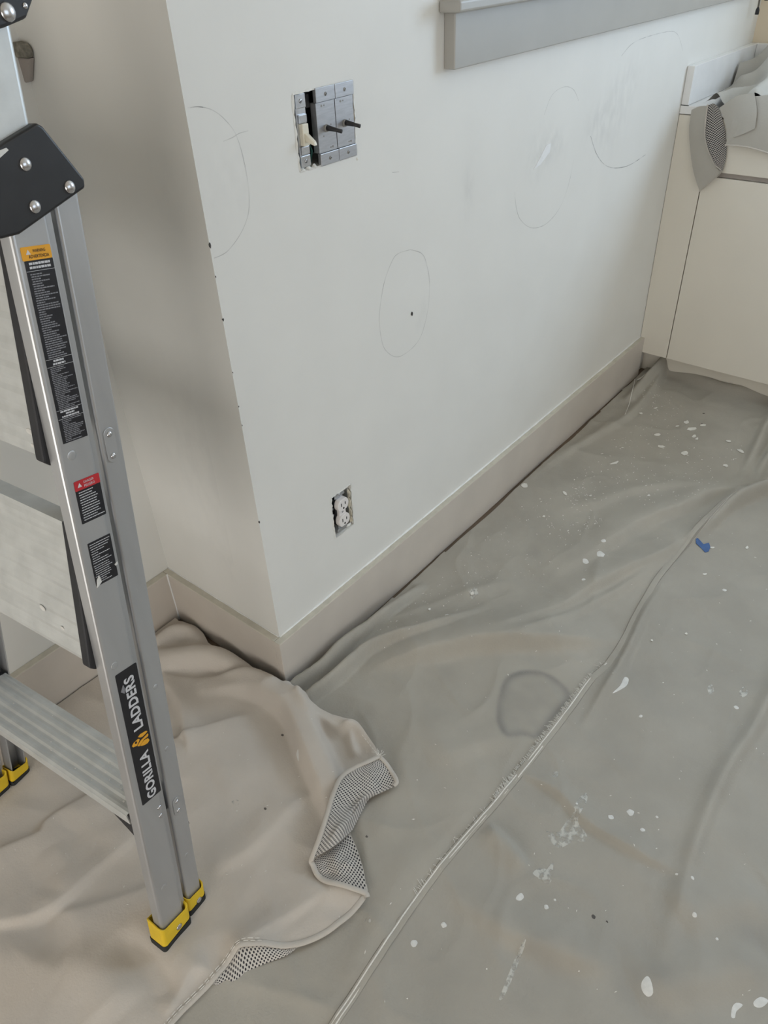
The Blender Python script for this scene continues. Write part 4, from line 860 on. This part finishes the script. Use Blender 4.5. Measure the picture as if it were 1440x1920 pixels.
CS = [(13, 7), (20, 6), (10, 5), (13, 5), (12, 6), (9, 4), (8, 3), (8, 3.5), (8, 6), (9, 8), (8, 5), (14, 6), (9, 3), (18, 4), (7, 4), (7, 3), (7, 8), (6, 4), (12, 5), (14, 10), (7, 3), (9, 2), (7, 3), (5, 3), (4, 3), (6, 3), (6, 3), (7, 4), (9, 3)]
CL = {0: 'largest rounded white paint flake in the cluster before the cabinet door', 1: 'longest slanted white paint flake in the cluster before the cabinet door', 3: 'oblong white paint flake beside the cluster, on the baseboard side', 4: 'wedge shaped white paint flake beside the cluster, on the baseboard side', 11: 'white paint flake at the corner where baseboard meets cabinet', 13: 'long thin white paint sliver midway along the grey cloth by the baseboard', 19: 'broad flat white paint flake touching the foot of the baseboard', 17: 'small paint flake tucked under the cabinet filler strip', 28: 'thin white paint sliver beside the blue tape scrap', 21: 'thin white paint sliver on the cloth past the blue tape', 22: 'short white paint flake between the blue tape and the cabinet run', 26: 'short white paint flake on the bunched cloth by the outlet wall'}
for i, (p, (a, b)) in enumerate(zip(CH, CS)):
    k = 0.00052 * (1 + 0.62 * max(0, p[0])); ang = random.Random(i).uniform(-.5, .5) - 0.35
    far = p[0] > 0.95
    if i in CL:
        chip(p, a * k, b * k * 1.5, ang, i, CL[i], 'paint flakes on the grey cloth'); continue
    if far:
        lab = 'small narrow white paint flake on the grey cloth before the cabinet door' if b < 3.6 else 'small rounded white paint flake on the grey cloth before the cabinet door'
    else:
        lab = 'small white paint flake on the grey cloth between the outlet wall and seam'
    chip(p, a * k, b * k * 1.5, ang, i, lab, 'paint flakes on the grey cloth'); continue
    chip(p, a * k, b * k * 1.5, ang, i, 'flake of white paint lying on the grey cloth near the cabinet' if far else 'flake of white paint lying on the open grey cloth away from the cabinet', 'paint flakes near the cabinet' if far else 'paint flakes on the open cloth')
# crumbs too small to count
rr = random.Random(12); mb = MB()
def crumb(x, y, hf, s):
    z = float(hf(np.array([x]), np.array([y]))[0]); a = rr.uniform(0, 3.14); l = 1.35 * s * rr.uniform(.6, 2.2); wv = 1.35 * s * rr.uniform(.4, .9)
    ca, sa = math.cos(a), math.sin(a)
    vs = [(x + ca * u * l - sa * v_ * wv, y + sa * u * l + ca * v_ * wv, z + .0004) for u, v_ in ((-1, 0), (0, -1), (1, 0), (0, 1))] + [(x, y, z + 0.0012)]
    mb.add(vs, [(0, 1, 4), (1, 2, 4), (2, 3, 4), (3, 0, 4), (3, 2, 1, 0)])
zones = [([(0.8537,-0.1773),(1.094,-0.1513),(1.464,-0.1345),(1.5665,-0.2205),(1.4563,-0.4063),(1.5936,-0.4921),(1.2188,-0.5111),(0.9669,-0.3336),(0.7568,-0.2805)], 260, 0.0017), ([(0.4116,-0.0904),(0.6138,-0.0848),(0.8837,-0.0901),(1.094,-0.1513),(0.9496,-0.3097),(0.7185,-0.3013),(0.5322,-0.2208),(0.3827,-0.2085)], 150, 0.0014),
         ([(0.2307,-0.0636),(0.493,-0.0652),(0.5248,-0.1772),(0.3372,-0.1772),(0.1931,-0.1271)], 50, 0.0013), ([(0.4441,-0.23),(0.8804,-0.2957),(1.2892,-0.6527),(-0.0187,-1.0599),(-0.4466,-0.5136),(0.0524,-0.3547)], 140, 0.0012), ([(1.7247,-0.0541),(1.8372,-0.1463),(1.5933,-0.3192),(1.504,-0.1916)], 50, 0.0017)]
for poly, n, s in zones:
    xs = [p[0] for p in poly]; ys = [p[1] for p in poly]; c = 0
    while c < n:
        x = rr.uniform(min(xs), max(xs)); y = rr.uniform(min(ys), max(ys))
        if inside(np.array([x]), np.array([y]), poly)[0] and not inside(np.array([x]), np.array([y]), BEIGE_POLY)[0]: crumb(x, y, grey_h, s * rr.uniform(.5, 1.2)); c += 1
setp(mb.build('paint_crumbs', M_chip), 'tiny white paint crumbs strewn over the grey drop cloth', 'paint crumbs', kind='stuff')
mb = MB()
for k in range(60):
    x = rr.uniform(-0.75, -0.05); y = rr.uniform(-0.55, 0.15)
    if inside(np.array([x]), np.array([y]), BP)[0]: crumb(x, y, beige_base, 0.0010)
setp(mb.build('paint_crumbs', M_chip), 'tiny white paint crumbs strewn over the beige drop cloth', 'paint crumbs', kind='stuff')
# scrap of blue tape
M_tape = mat('blue_tape', srgb(72, 104, 156), 0.7, var=0.12, vscale=60)
tp = [(1.0077,-0.5489),(1.0153,-0.5517),(1.0101,-0.5711),(1.0248,-0.58),(1.0121,-0.589),(0.9925,-0.592),(0.9826,-0.5858),(0.9917,-0.5723),(0.9977,-0.5542)]
z = [float(v) for v in grey_h(np.array([p[0] for p in tp]), np.array([p[1] for p in tp]))]
n = len(tp)
o = MB().add([(p[0], p[1], q + .0008) for p, q in zip(tp, z)] + [(p[0], p[1], q + .0016) for p, q in zip(tp, z)], [tuple(range(n - 1, -1, -1)), tuple(range(n, 2 * n))] + [(i, (i + 1) % n, n + (i + 1) % n, n + i) for i in range(n)]).build('tape_scrap', M_tape)
setp(o, 'torn scrap of blue masking tape stuck on the grey cloth', 'tape')

# ------------------------------------------------------------------ cloth bunched on the counter
kc = empty('drop_cloth', (2.1, -0.35, 0.901), 'small grey canvas drop cloth bunched on the white countertop', 'drop cloth')
M_grey2 = canvas('grey_canvas_small', (0.46, 0.44, 0.40), dirt=0.06)
KF = [([(1.86, -.20), (2.0, -.19), (2.15, -.15), (2.3, -.10)], [0.05, 0.055, 0.05, 0.04], 0.03, 0.05), ([(2.22, -.03), (2.27, -.12), (2.33, -.22), (2.36, -.4)], [0.06, 0.10, 0.11, 0.08], 0.025, 0.025),
      ([(2.12, -.08), (2.2, -.16), (2.26, -.3), (2.3, -.5)], [0.04, 0.06, 0.06, 0.04], 0.025, 0.03), ([(1.84, -.10), (1.95, -.11), (2.05, -.13)], [0.03, 0.03, 0.02], 0.02, 0.02), ([(1.84, -.27), (1.97, -.30), (2.1, -.36)], [0.035, 0.045, 0.03], 0.025, 0.03), ([(1.85, -.40), (2.0, -.45), (2.2, -.5)], 0.04, 0.03, 0.03)]
def kh(x, y): return 0.906 + folds_height(x, y, KF) + 0.004 * np.abs(vnoise(x, y, 0.07, 21))
kpoly = [(1.838, -0.074), (1.92, -0.078), (2.0, -0.062), (2.1, -0.040), (2.2, -0.032), (2.30, -0.030), (2.375, -0.045), (2.377, -0.62), (1.838, -0.62)]
sheet('canvas_top', kh, lambda x, y: inside(x, y, kpoly), 1.838, 2.38, -0.62, -0.02, 0.006, M_grey2, kc, snap=[kpoly + [kpoly[0]]])
# skirt that hangs over the counter front
ys_ = [-0.16 - 0.46 * i / 14 for i in range(15)]
top_ = [(1.838, y, float(kh(np.array([1.838]), np.array([y]))[0])) for y in ys_]
bot_ = [(1.822 - 0.004 * math.sin(i * 1.1), y, 0.806 - 0.030 * (i / 14) + 0.006 * math.sin(i * .9)) for i, y in enumerate(ys_)]
coons('hanging_skirt', top_, bot_, [top_[0], (1.822, -0.165, 0.86), bot_[0]], [top_[-1], bot_[-1]], zero, M_grey2, kc, 30, 12)
ribbon('hem', [np.array(p) + np.array([-.001, 0, 0]) for p in bot_], 0.004, 0.004, M_hem, kc)
# pointed flap folded so that the dotted back shows
f0 = [(1.836, -0.036, 0.890), (1.832, -0.060, 0.902), (1.830, -0.084, 0.905)]
f1 = [(1.826, -0.112, 0.668), (1.823, -0.136, 0.695), (1.822, -0.166, 0.733)]
coons('hanging_flap', f0, f1, [f0[0], (1.828, -0.044, 0.828), (1.824, -0.078, 0.730), f1[0]], [f0[-1], (1.815, -0.100, 0.822), (1.815, -0.140, 0.755), f1[-1]], zero, M_grey2, kc, 14, 22)
g0 = [(1.832, -0.083, 0.906), (1.832, -0.100, 0.912), (1.832, -0.118, 0.900)]
g1 = [(1.823, -0.164, 0.733), (1.826, -0.165, 0.735), (1.828, -0.167, 0.738)]
coons('dotted_underside', g0, g1, [g0[0], (1.818, -0.100, 0.824), (1.817, -0.140, 0.757), g1[0]], [g0[-1], (1.832, -0.150, 0.838), (1.832, -0.166, 0.78), g1[-1]], zero, M_dots_shaded, kc, 10, 22)
h0 = [(1.832, -0.118, 0.902), (1.838, -0.160, 0.935), (1.838, -0.205, 0.945)]
h1 = [(1.824, -0.158, 0.822), (1.815, -0.200, 0.840), (1.815, -0.235, 0.860)]
coons('hanging_flap', h0, h1, [h0[0], (1.828, -0.148, 0.858), h1[0]], [h0[-1], (1.820, -0.228, 0.905), h1[-1]], zero, M_grey2, kc, 14, 12)
ribbon('hem', dense([(1.827, -0.110, 0.667), (1.821, -0.140, 0.700), (1.818, -0.166, 0.734), (1.812, -0.140, 0.757), (1.812, -0.100, 0.824), (1.828, -0.083, 0.907)], 0.006), 0.004, 0.002, M_hem, kc)

# ------------------------------------------------------------------ step ladder
M_rail = mat('ladder_aluminium', (0.50, 0.505, 0.515), 0.36, 0.6, var=0.10, vscale=25, stretch=(1, 1, 0.15))
M_tread = mat('tread_aluminium', (0.64, 0.655, 0.645), 0.40, 0.35, var=0.12, vscale=30)
M_yellow = mat('yellow_rubber', srgb(226, 190, 40), 0.5, var=0.12, vscale=40)
M_sole = mat('black_rubber', (0.02, 0.022, 0.022), 0.8, var=0.3, vscale=60)
M_rivet = mat('polished_rivet', (0.62, 0.62, 0.64), 0.25, 0.9, var=0.1, vscale=80)
M_lblack = mat('label_black', (0.012, 0.012, 0.016), 0.4, var=0.2, vscale=60)
M_lyellow = mat('label_amber', srgb(232, 165, 40), 0.45, var=0.08, vscale=60)
M_lred = mat('label_red', srgb(190, 40, 48), 0.45, var=0.08, vscale=60)
M_print = mat('label_print', (0.62, 0.62, 0.64), 0.5, var=0.1, vscale=300)
M_printd = mat('label_print_dim', (0.26, 0.26, 0.28), 0.5, var=0.2, vscale=300)
M_orange = mat('emblem_orange', srgb(228, 165, 45), 0.45, var=0.06, vscale=80)
LO = np.array([-0.53991, -0.25029, 0.008])
UX = np.array([-math.sin(math.radians(6.5)), math.cos(math.radians(6.5)), 0]); VX = np.array([math.cos(math.radians(6.5)), math.sin(math.radians(6.5)), 0]); ZX = np.array([0, 0, 1.0])
TT = math.tan(math.radians(4.5)); LW = 0.530
dX = VX * 0.177 + UX * TT + ZX; dX = dX / np.linalg.norm(dX); pX = VX - (VX @ dX) * dX; pX = pX / np.linalg.norm(pX); nX = np.cross(dX, pX)
near = lambda x, y, s: tuple(LO + pX * x + nX * y + dX * s)
def far(x, y, s):
    p = np.array(near(x, y, s)); return tuple(p + UX * (LW - 2 * ((p - LO) @ UX)))
ladder = empty('step_ladder', tuple(LO + UX * LW / 2 + VX * 0.05), 'folded aluminium step ladder with yellow feet and black logo sticker', 'ladder')
def channel(w, dep, t, r=0.004, x0=0.0, y0=0.0, lip=0.0):
    """C section with rounded outer corners, optional stepped lip on the rear side"""
    o = [(x0, y0 + dep), ]
    for i in range(5):
        a = math.pi + math.pi / 2 * i / 4; o.append((x0 + r + r * math.cos(a), y0 + r + r * math.sin(a)))
    for i in range(5):
        a = -math.pi / 2 + math.pi / 2 * i / 4; o.append((x0 + w - r + r * math.cos(a), y0 + r + r * math.sin(a)))
    if lip: o += [(x0 + w, y0 + 0.006), (x0 + w + lip, y0 + 0.0065), (x0 + w + lip, y0 + dep)]
    else: o.append((x0 + w, y0 + dep))
    xe = x0 + w + lip
    o += [(xe - t, y0 + dep), (xe - t, y0 + 0.0065 + t if lip else y0 + t)]
    if lip: o += [(x0 + w - t, y0 + 0.006 + t), (x0 + w - t, y0 + t)]
    o += [(x0 + t, y0 + t), (x0 + t, y0 + dep)]
    return o
def extrude(sec, f, s0, s1): return MB().prism(sec, lambda a, b: f(a, b, s0), lambda a, b: f(a, b, s1))
def rivet(f, x, s, y, r, h, parent=ladder, m=None, name='rivet'):
    n = np.array(f(x, y - 1, s)) - np.array(f(x, y, s)); return MB().dome(f(x, y, s), n, r, h, 14, 4).build(name, m or M_rivet, parent, smooth=True)
GZ = 0.014
def boot(f, x0, x1, y0, y1, seed):
    """yellow end cap with raised rear rim and a black treaded sole"""
    sec = []
    r = 0.006
    for (cx, cy, a0) in ((x0 + r, y0 + r, math.pi), (x1 - r, y0 + r, 1.5 * math.pi), (x1 - r, y1 - r, 0), (x0 + r, y1 - r, .5 * math.pi)):
        for i in range(4): a = a0 + math.pi / 2 * i / 3; sec.append((cx + r * math.cos(a), cy + r * math.sin(a)))
    n = len(sec); xm = (x0 + x1) / 2
    ft = np.array([f(a, b, 0.01) for a, b in sec]); GZ = float(beige_base(ft[:, 0], ft[:, 1]).mean()) + 0.0015
    def top(a, b):
        t = (a - x0) / (x1 - x0); return 0.050 + 0.012 * (2 * t - 1) ** 2 + (0.006 if b > y0 + .012 else 0)
    def low(p, extra):
        q = np.array(f(p[0], p[1], 0.02)); q2 = np.array(f(p[0], p[1], 0.06)); t = (GZ + extra - q[2]) / (q2[2] - q[2]); return tuple(q + (q2 - q) * t)
    inner = [(xm + (a - xm) * 0.90, (y0 + y1) / 2 + (b - (y0 + y1) / 2) * 0.86) for a, b in sec]
    vs = [low(p, 0.009) for p in sec] + [f(p[0], p[1], top(*p)) for p in sec] + [f(p[0], p[1], top(*q) - .001) for p, q in zip(inner, sec)] + [f(p[0], p[1], 0.035) for p in inner]
    fs = [tuple(range(n - 1, -1, -1))] + [(k * n + i, k * n + (i + 1) % n, (k + 1) * n + (i + 1) % n, (k + 1) * n + i) for k in range(3) for i in range(n)] + [tuple(range(3 * n, 4 * n))]
    b = MB().add(vs, fs).build('foot_cap', M_yellow, ladder, smooth=False, bevel=0.0015)
    out = [(xm + (a - xm) * 1.03, (y0 + y1) / 2 + (c - (y0 + y1) / 2) * 1.04) for a, c in sec]
    vs = [low(p, -0.004) for p in out] + [low(p, 0.0085 + 0.003 * math.sin(i * 2.3)) for i, p in enumerate(out)]
    MB().add(vs, [tuple(range(n - 1, -1, -1)), tuple(range(n, 2 * n))] + [(i, (i + 1) % n, n + (i + 1) % n, n + i) for i in range(n)]).build('sole', M_sole, b)
    p0 = np.array(f(xm + .004, y0, 0.034)); nn = np.array(f(xm + .004, y0 - 1, 0.034)) - p0
    MB().dome(tuple(p0), nn, 0.0062, 0.0012, 16, 2).build('foot_rivet', M_rivet, b, smooth=True)
FS0, FS1 = 0.03, 1.215
for f in (near, far):
    extrude(channel(0.0470, 0.019, 0.0028, 0.0050, 0, 0, 0.0085), f, FS0, FS1).build('front_rail', M_rail, ladder)
    rr_ = lambda x, y, s, f=f: f(x, y, s)
    extrude(channel(0.0320, 0.026, 0.0025, 0.004, 0.0635, 0.008), f, FS0 + .006, 1.18).build('rear_rail', M_rail, ladder)
    boot(f, -0.0045, 0.0560, -0.0045, 0.034, 1)
    boot(f, 0.0590, 0.1000, 0.0035, 0.038, 2)
    # upper handrail and its two black knuckles
    extrude(channel(0.064, 0.034, 0.0028, 0.006, -0.014, 0.002), f, 1.205, 1.80).build('handrail', M_tread, ladder)
    hk = [(0.050, 1.2405), (0.056, 1.237), (0.0945, 1.187), (0.0940, 1.178), (0.030, 1.1500), (0.006, 1.1395), (-0.016, 1.137), (-0.023, 1.146), (-0.024, 1.206), (0.0105, 1.2235)]
    kn = MB().prism(hk, lambda a, b: f(a, -0.0085, b), lambda a, b: f(a, 0.040, b)).build('hinge_knuckle', M_black, ladder, bevel=0.003, seg=3)
    for x, s in ((0.0275, 1.2033), (0.0737, 1.1800), (0.0285, 1.1640)): rivet(f, x, s, -0.0085, 0.0068, 0.0036, kn)
    tk = [(0.0354, 1.3195), (0.0605, 1.3290), (0.078, 1.355), (0.086, 1.42), (0.055, 1.465), (-0.026, 1.455), (-0.030, 1.302)]
    kn2 = MB().prism(tk, lambda a, b: f(a, -0.0085, b), lambda a, b: f(a, 0.042, b)).build('top_knuckle', M_black, ladder, bevel=0.003, seg=3)
    for (x, s), q in zip([(0.0408,1.3323),(0.0609,1.3392)], (0.0085, 0.0028)): rivet(f, x, s, -0.0085, q, q * .5, kn2)
    # rivets and rivet plates
    for x, s in ((0.0400, 0.3000), (0.0395, 0.2830)): rivet(f, x, s, 0.0, 0.0042, 0.0022)
    for x, s in ((0.017, 0.893), (0.0150, 0.588), (0.020, 0.140)): rivet(f, x, s, 0.0, 0.0060, 0.0008, m=M_rail, name='pressed_dimple')
    for s0, s1 in ((0.8700, 0.8985), (0.2555, 0.2745)):
        c0, c1 = s0, s1
        ov = [(0.0775 + 0.0085 * math.cos(a), (c1 if math.sin(a) > 0 else c0) + 0.0085 * math.sin(a)) for a in [2 * math.pi * i / 20 for i in range(20)]]
        pl_ = MB().prism(ov, lambda a, b: f(a, 0.0079, b), lambda a, b: f(a, 0.0064, b)).build('rivet_plate', M_rail, ladder, bevel=0.0006)
        for s in (s0, s1): rivet(f, 0.0775, s, 0.0064, 0.0040, 0.0022, pl_)
    for s in (0.385, 0.505, 0.150): rivet(f, 0.078, s, 0.008, 0.0042, 0.0010, m=M_rail, name='pressed_dimple')
# treads
def lv(a, z, c): return tuple(LO + VX * a + UX * c + ZX * (z - LO[2]))
def tread(name, p0, p1, th, fins, inset, cap, lipdrop=0.0):
    """slab whose walking face runs from p0 to p1 in the side view, ribbed across its width"""
    p0 = np.array(p0); p1 = np.array(p1); t = p1 - p0; L = np.linalg.norm(t); t = t / L; nb = np.array([t[1], -t[0]])
    sec = []
    for i in range(fins * 4 + 1):
        q = i / (fins * 4); k = i % 4; h = 0.0 if k in (0, 3) else -0.0017
        if 0 < q < 1: sec.append(p0 + t * L * q - nb * (-h) * 1.0)
        else: sec.append(p0 + t * L * q)
    sec += [p1 + nb * th, p0 + nb * th]
    c0 = lambda z: TT * (z - LO[2]) + inset
    o = MB().prism([tuple(s) for s in sec], lambda a, z: lv(a, z, c0(z)), lambda a, z: lv(a, z, LW - c0(z))).build(name, M_tread, ladder)
    if cap:
        P = [p0 - t * 0.010 + nb * 0.004, p0 - t * 0.013 + nb * th * .5, p0 - t * .010 + nb * th, p1 + t * .004 + nb * th, p1 + t * .004 - nb * .0042, p0 - t * 0.004 - nb * .0042]
        for sgn in (0, 1):
            fa = lambda a, z, e: lv(a, z, c0(z) + e if sgn == 0 else LW - c0(z) - e)
            MB().prism([tuple(q) for q in P], lambda a, z: fa(a, z, 0.0005), lambda a, z: fa(a, z, -0.0165)).build('tread_end_cap', M_blackm, ladder, bevel=0.003)
    return o
tread('tread', (0.0560, 0.2940), (0.1400, 0.2940), 0.004, 5, 0.034, False)
for (a0, a1, z0, z1, n_) in ((0.0545, 0.0585, 0.272, 0.2938, 'tread_nosing'), (0.1375, 0.1405, 0.270, 0.2938, 'tread_back_rail')):
    MB().prism([(a0, z0), (a1, z0), (a1, z1), (a0, z1)], lambda a, z: lv(a, z, TT * z + 0.034), lambda a, z: lv(a, z, LW - TT * z - 0.034)).build(n_, M_tread, ladder, bevel=0.0008)
for sgn in (0, 1):
    g = lambda a, z, c: lv(a, z, TT * z + c if sgn == 0 else LW - TT * z - c)
    MB().prism([(0.058, 0.255), (0.137, 0.255), (0.137, 0.294), (0.056, 0.296)], lambda a, z: g(a, z, 0.0335), lambda a, z: g(a, z, 0.0165)).build('tread_end_cap', M_blackm, ladder, bevel=0.001)
    for a in (0.0595, 0.131):
        MB().prism([(0.098, 0.268), (0.0165, 0.182), (0.0165, 0.290), (0.034, 0.290)], lambda c, z: g(a, z, c), lambda c, z: g(a + 0.003, z, c)).build('gusset', M_blackm, ladder)
tread('tread', (0.0990, 0.5900), (0.1490, 0.7860), 0.026, 8, 0.036, True)
tread('tread', (0.1520, 0.8820), (0.2100, 1.1300), 0.028, 9, 0.036, True)
# cross members of the rear frame and the top of the handrail
for s in (1.12,):
    a = np.array(near(0.080, 0.030, s)); b = np.array(far(0.080, 0.030, s)); MB().tube([tuple(a), tuple(b)], 0.010, 10).build('rear_crossbar', M_rail, ladder, smooth=True)
MB().tube([near(0.018, 0.020, 1.80), near(0.018, 0.05, 1.835), far(0.018, 0.05, 1.835), far(0.018, 0.020, 1.80)], 0.018, 12).build('top_handle', M_black, ladder, smooth=True)
# stickers
def sticker(name, x0, x1, s0, s1, m, lift=0.0004, parent=ladder, rad=0.002):
    P = []
    for (cx, cs, a0) in ((x0 + rad, s0 + rad, math.pi), (x1 - rad, s0 + rad, 1.5 * math.pi), (x1 - rad, s1 - rad, 0), (x0 + rad, s1 - rad, .5 * math.pi)):
        for i in range(4): a = a0 + math.pi / 2 * i / 3; P.append((cx + rad * math.cos(a), cs + rad * math.sin(a)))
    return MB().prism(P, lambda a, b: near(a, -lift * .2, b), lambda a, b: near(a, -lift, b)).build(name, m, parent)
def printed_lines(parent, x0, x1, s_top, s_bot, rows, seed, m, center=False, th=0.5, lift=0.0007, fill=(0.55, 1.0)):
    r = random.Random(seed); mb = MB(); dh = (s_top - s_bot) / rows; lastw = 0
    for i in range(rows):
        wdt = (x1 - x0) * (r.uniform(*fill) if r.random() < .8 else r.uniform(.25, .5)); c = s_top - (i + .5) * dh
        a0 = x0 + ((x1 - x0) - wdt) / 2 if center else x0 + (x1 - x0) * r.uniform(0, .04)
        a = a0
        while a < a0 + wdt - 0.0006:
            l = min(r.uniform(0.0018, 0.0045), a0 + wdt - a)
            mb.add([near(q, -lift, c + z * dh * th / 2) for q, z in ((a, -1), (a + l, -1), (a + l, 1), (a, 1))], [(0, 1, 2, 3)]); a += l + 0.0005
    o = mb.build('small_print', m, parent); o['kind'] = 'stuff'; return o
def text(name, s, fmap, length, height, m, parent, bold=0.0):
    cu = bpy.data.curves.new('t', 'FONT'); cu.body = s; cu.size = 1; cu.offset = bold; cu.resolution_u = 3; cu.space_character = 1.08
    ob = bpy.data.objects.new('t', cu); COL.objects.link(ob); dg = bpy.context.evaluated_depsgraph_get(); me = ob.evaluated_get(dg).to_mesh()
    V = np.array([v.co[:2] for v in me.vertices]); F = [tuple(p.vertices) for p in me.polygons]
    mn, mx_ = V.min(0), V.max(0); V = (V - mn) / (mx_ - mn) * np.array([length, height])
    ob.evaluated_get(dg).to_mesh_clear(); bpy.data.objects.remove(ob); bpy.data.curves.remove(cu)
    return MB().add([fmap(a, b) for a, b in V], F).build(name, m, parent)
# logo sticker
ls = sticker('logo_sticker', 0.0122, 0.0485, 0.3290, 0.5725, M_lblack)
ls['label'] = 'black sticker with white lettering and orange emblem'
LT = [(0.0308,0.3354),(0.0386,0.4187),(0.0271,0.4704),(0.0363,0.5585)]
text('lettering', 'GORILLA', lambda a, b: near(0.0400 - b, -0.0008, LT[0][1] - 0.004 + a), LT[1][1] - LT[0][1] + 0.006, 0.0172, M_print, ls, 0.034)
text('lettering', 'LADDERS', lambda a, b: near(0.0400 - b, -0.0008, LT[2][1] - 0.006 + a), LT[3][1] - LT[2][1] + 0.006, 0.0172, M_print, ls, 0.034)
for poly in ([(0.0152,0.4447),(0.0188,0.4482),(0.0274,0.4494),(0.0293,0.447),(0.0277,0.4439),(0.0229,0.4396),(0.0165,0.4417)],
             [(0.0274,0.4522),(0.0317,0.4543),(0.0427,0.4527),(0.0445,0.4501),(0.0419,0.4489),(0.0347,0.4475),(0.0311,0.4488)],
             [(0.0237,0.4385),(0.0308,0.4434),(0.0355,0.4443),(0.0445,0.4462),(0.0451,0.4434),(0.043,0.4409),(0.0361,0.4413),(0.0321,0.4383),(0.0263,0.4358)],
             [(0.028,0.4355),(0.0362,0.4396),(0.0434,0.438),(0.0451,0.4331),(0.0414,0.4303),(0.0354,0.4311),(0.0311,0.433)]):
    MB().prism(poly, lambda a, b: near(a, -0.0004, b), lambda a, b: near(a, -0.0009, b)).build('emblem_shape', M_orange, ls)
ey = [(0.0223,0.4461)][0]
MB().prism(blob(ey, 0.0018, 0.0022, 8, 2, .1), lambda a, b: near(a, -0.0006, b), lambda a, b: near(a, -0.0011, b)).build('emblem_eye', M_lblack, ls)
# long warning sticker
wsx = (0.0092, 0.0428)
w1 = sticker('warning_sticker', wsx[0], wsx[1], 0.9095, 1.1122, M_lblack, rad=0.0006); w1['label'] = 'long black warning sticker with amber heading'
wh = sticker('amber_heading', 0.0075, 0.0425, 1.1122, 1.1260, M_lyellow, 0.0006, w1, 0.0015)
text('heading_text', 'WARNING', lambda a, b: near(0.0205 + a, -0.0009, 1.1198 + b), 0.0150, 0.0032, M_lblack, w1, 0.01)
text('heading_text', 'ADVERTENCIA', lambda a, b: near(0.0150 + a, -0.0009, 1.1142 + b), 0.0240, 0.0034, M_lblack, w1, 0.01)
MB().prism([(0.0125, 1.1182), (0.0180, 1.1182), (0.01525, 1.1232)], lambda a, b: near(a, -0.0006, b), lambda a, b: near(a, -0.0009, b)).build('warning_triangle', M_print, w1)
def rule(s, p): MB().add([near(a, -0.0007, s + q) for a, q in ((wsx[0], -.0002), (wsx[1], -.0002), (wsx[1], .0002), (wsx[0], .0002))], [(0, 1, 2, 3)]).build('rule', M_print, p)
printed_lines(w1, 0.0125, 0.0405, 1.1110, 1.1030, 2, 1, M_print, True, .6)
for s in (1.1015, 1.0075, 0.9990, 0.9490, 0.9385): rule(s, w1)
printed_lines(w1, 0.0125, 0.0405, 1.0995, 1.0085, 37, 2, M_printd)
printed_lines(w1, 0.0165, 0.0335, 1.0068, 0.9998, 2, 3, M_print, True, .6)
printed_lines(w1, 0.0120, 0.0410, 0.9980, 0.9500, 24, 4, M_printd)
printed_lines(w1, 0.0120, 0.0400, 0.9484, 0.9392, 3, 5, M_print, True, .6)
printed_lines(w1, 0.0125, 0.0410, 0.9375, 0.9105, 13, 6, M_printd)
# danger sticker
w2 = sticker('danger_sticker', 0.0116, 0.0472, 0.8040, 0.8600, M_lblack, rad=0.001); w2['label'] = 'small black sticker with red danger heading'
sticker('red_heading', 0.0116, 0.0474, 0.8475, 0.8600, M_lred, 0.0006, w2, 0.001)
text('heading_text', 'DANGER', lambda a, b: near(0.0245 + a, -0.0009, 0.8546 + b), 0.0145, 0.0030, M_print, w2, 0.01)
text('heading_text', 'PELIGRO', lambda a, b: near(0.0245 + a, -0.0009, 0.8496 + b), 0.0150, 0.0032, M_print, w2, 0.01)
MB().prism([(0.0155, 0.8515), (0.0215, 0.8515), (0.0185, 0.8568)], lambda a, b: near(a, -0.0006, b), lambda a, b: near(a, -0.0009, b)).build('warning_triangle', M_print, w2)
printed_lines(w2, 0.0145, 0.0450, 0.8462, 0.8065, 12, 7, M_print, th=.34, fill=(.6, 1))
# small print sticker
w3 = sticker('notice_sticker', 0.0128, 0.0470, 0.7143, 0.7762, M_lblack, rad=0.001); w3['label'] = 'small black sticker filled with fine print'
printed_lines(w3, 0.0145, 0.0450, 0.7745, 0.7450, 9, 8, M_print, th=.30, fill=(.6, 1))
printed_lines(w3, 0.0145, 0.0450, 0.7440, 0.7170, 9, 9, M_print, th=.30, fill=(.6, 1))
# dried paint on the ladder
def dab(poly, f, m=M_paint, y=-0.0012): MB().prism(poly, lambda a, b: f(a, y + .0008, b), lambda a, b: f(a, y, b)).build('paint_dab', m, ladder)
dab([(0.0128,0.7128),(0.0149,0.7228),(0.0194,0.7284),(0.0213,0.7179),(0.0154,0.7138)], near); dab([(0.0444,0.7317),(0.0492,0.7341),(0.0492,0.7301),(0.0456,0.7294)], near)
dab([(-0.023, 1.207), (-0.004, 1.2145), (0.010, 1.2185), (0.012, 1.2165), (-0.002, 1.208), (-0.014, 1.200), (-0.023, 1.199)], near, y=-0.0096)
dab([(0.0155,0.5423),(0.021,0.5514),(0.0224,0.5449),(0.0207,0.5367)], near, M_printd)
for i, (a, z, c) in enumerate(((0.108, 0.625, 0.12), (0.112, 0.64, 0.16), (0.160, 0.905, 0.115), (0.170, 0.935, 0.135), (0.155, 0.89, 0.11), (0.165, 0.92, 0.085), (0.2, 1.07, 0.11))):
    c_ = np.array(lv(a - .0025, z, c)); MB().dome(tuple(c_ + VX * .001), -VX, 0.004 + 0.002 * (i % 3), 0.0012, 10, 3).build('paint_dab', M_paint, ladder, smooth=True)
rr = random.Random(22); mb = MB()
for i in range(70):
    a = rr.uniform(0.060, 0.136); c = rr.uniform(0.06, 0.45)
    if i < 22: a, c = rr.gauss(0.115, .012), rr.gauss(0.105, .03)
    p = np.array(lv(a, 0.2946, c)); mb.dome(tuple(p), (0, 0, 1), rr.uniform(.0008, .0022), 0.0006, 6, 2)
setp(mb.build('paint_specks', M_paint, ladder), kind='stuff')
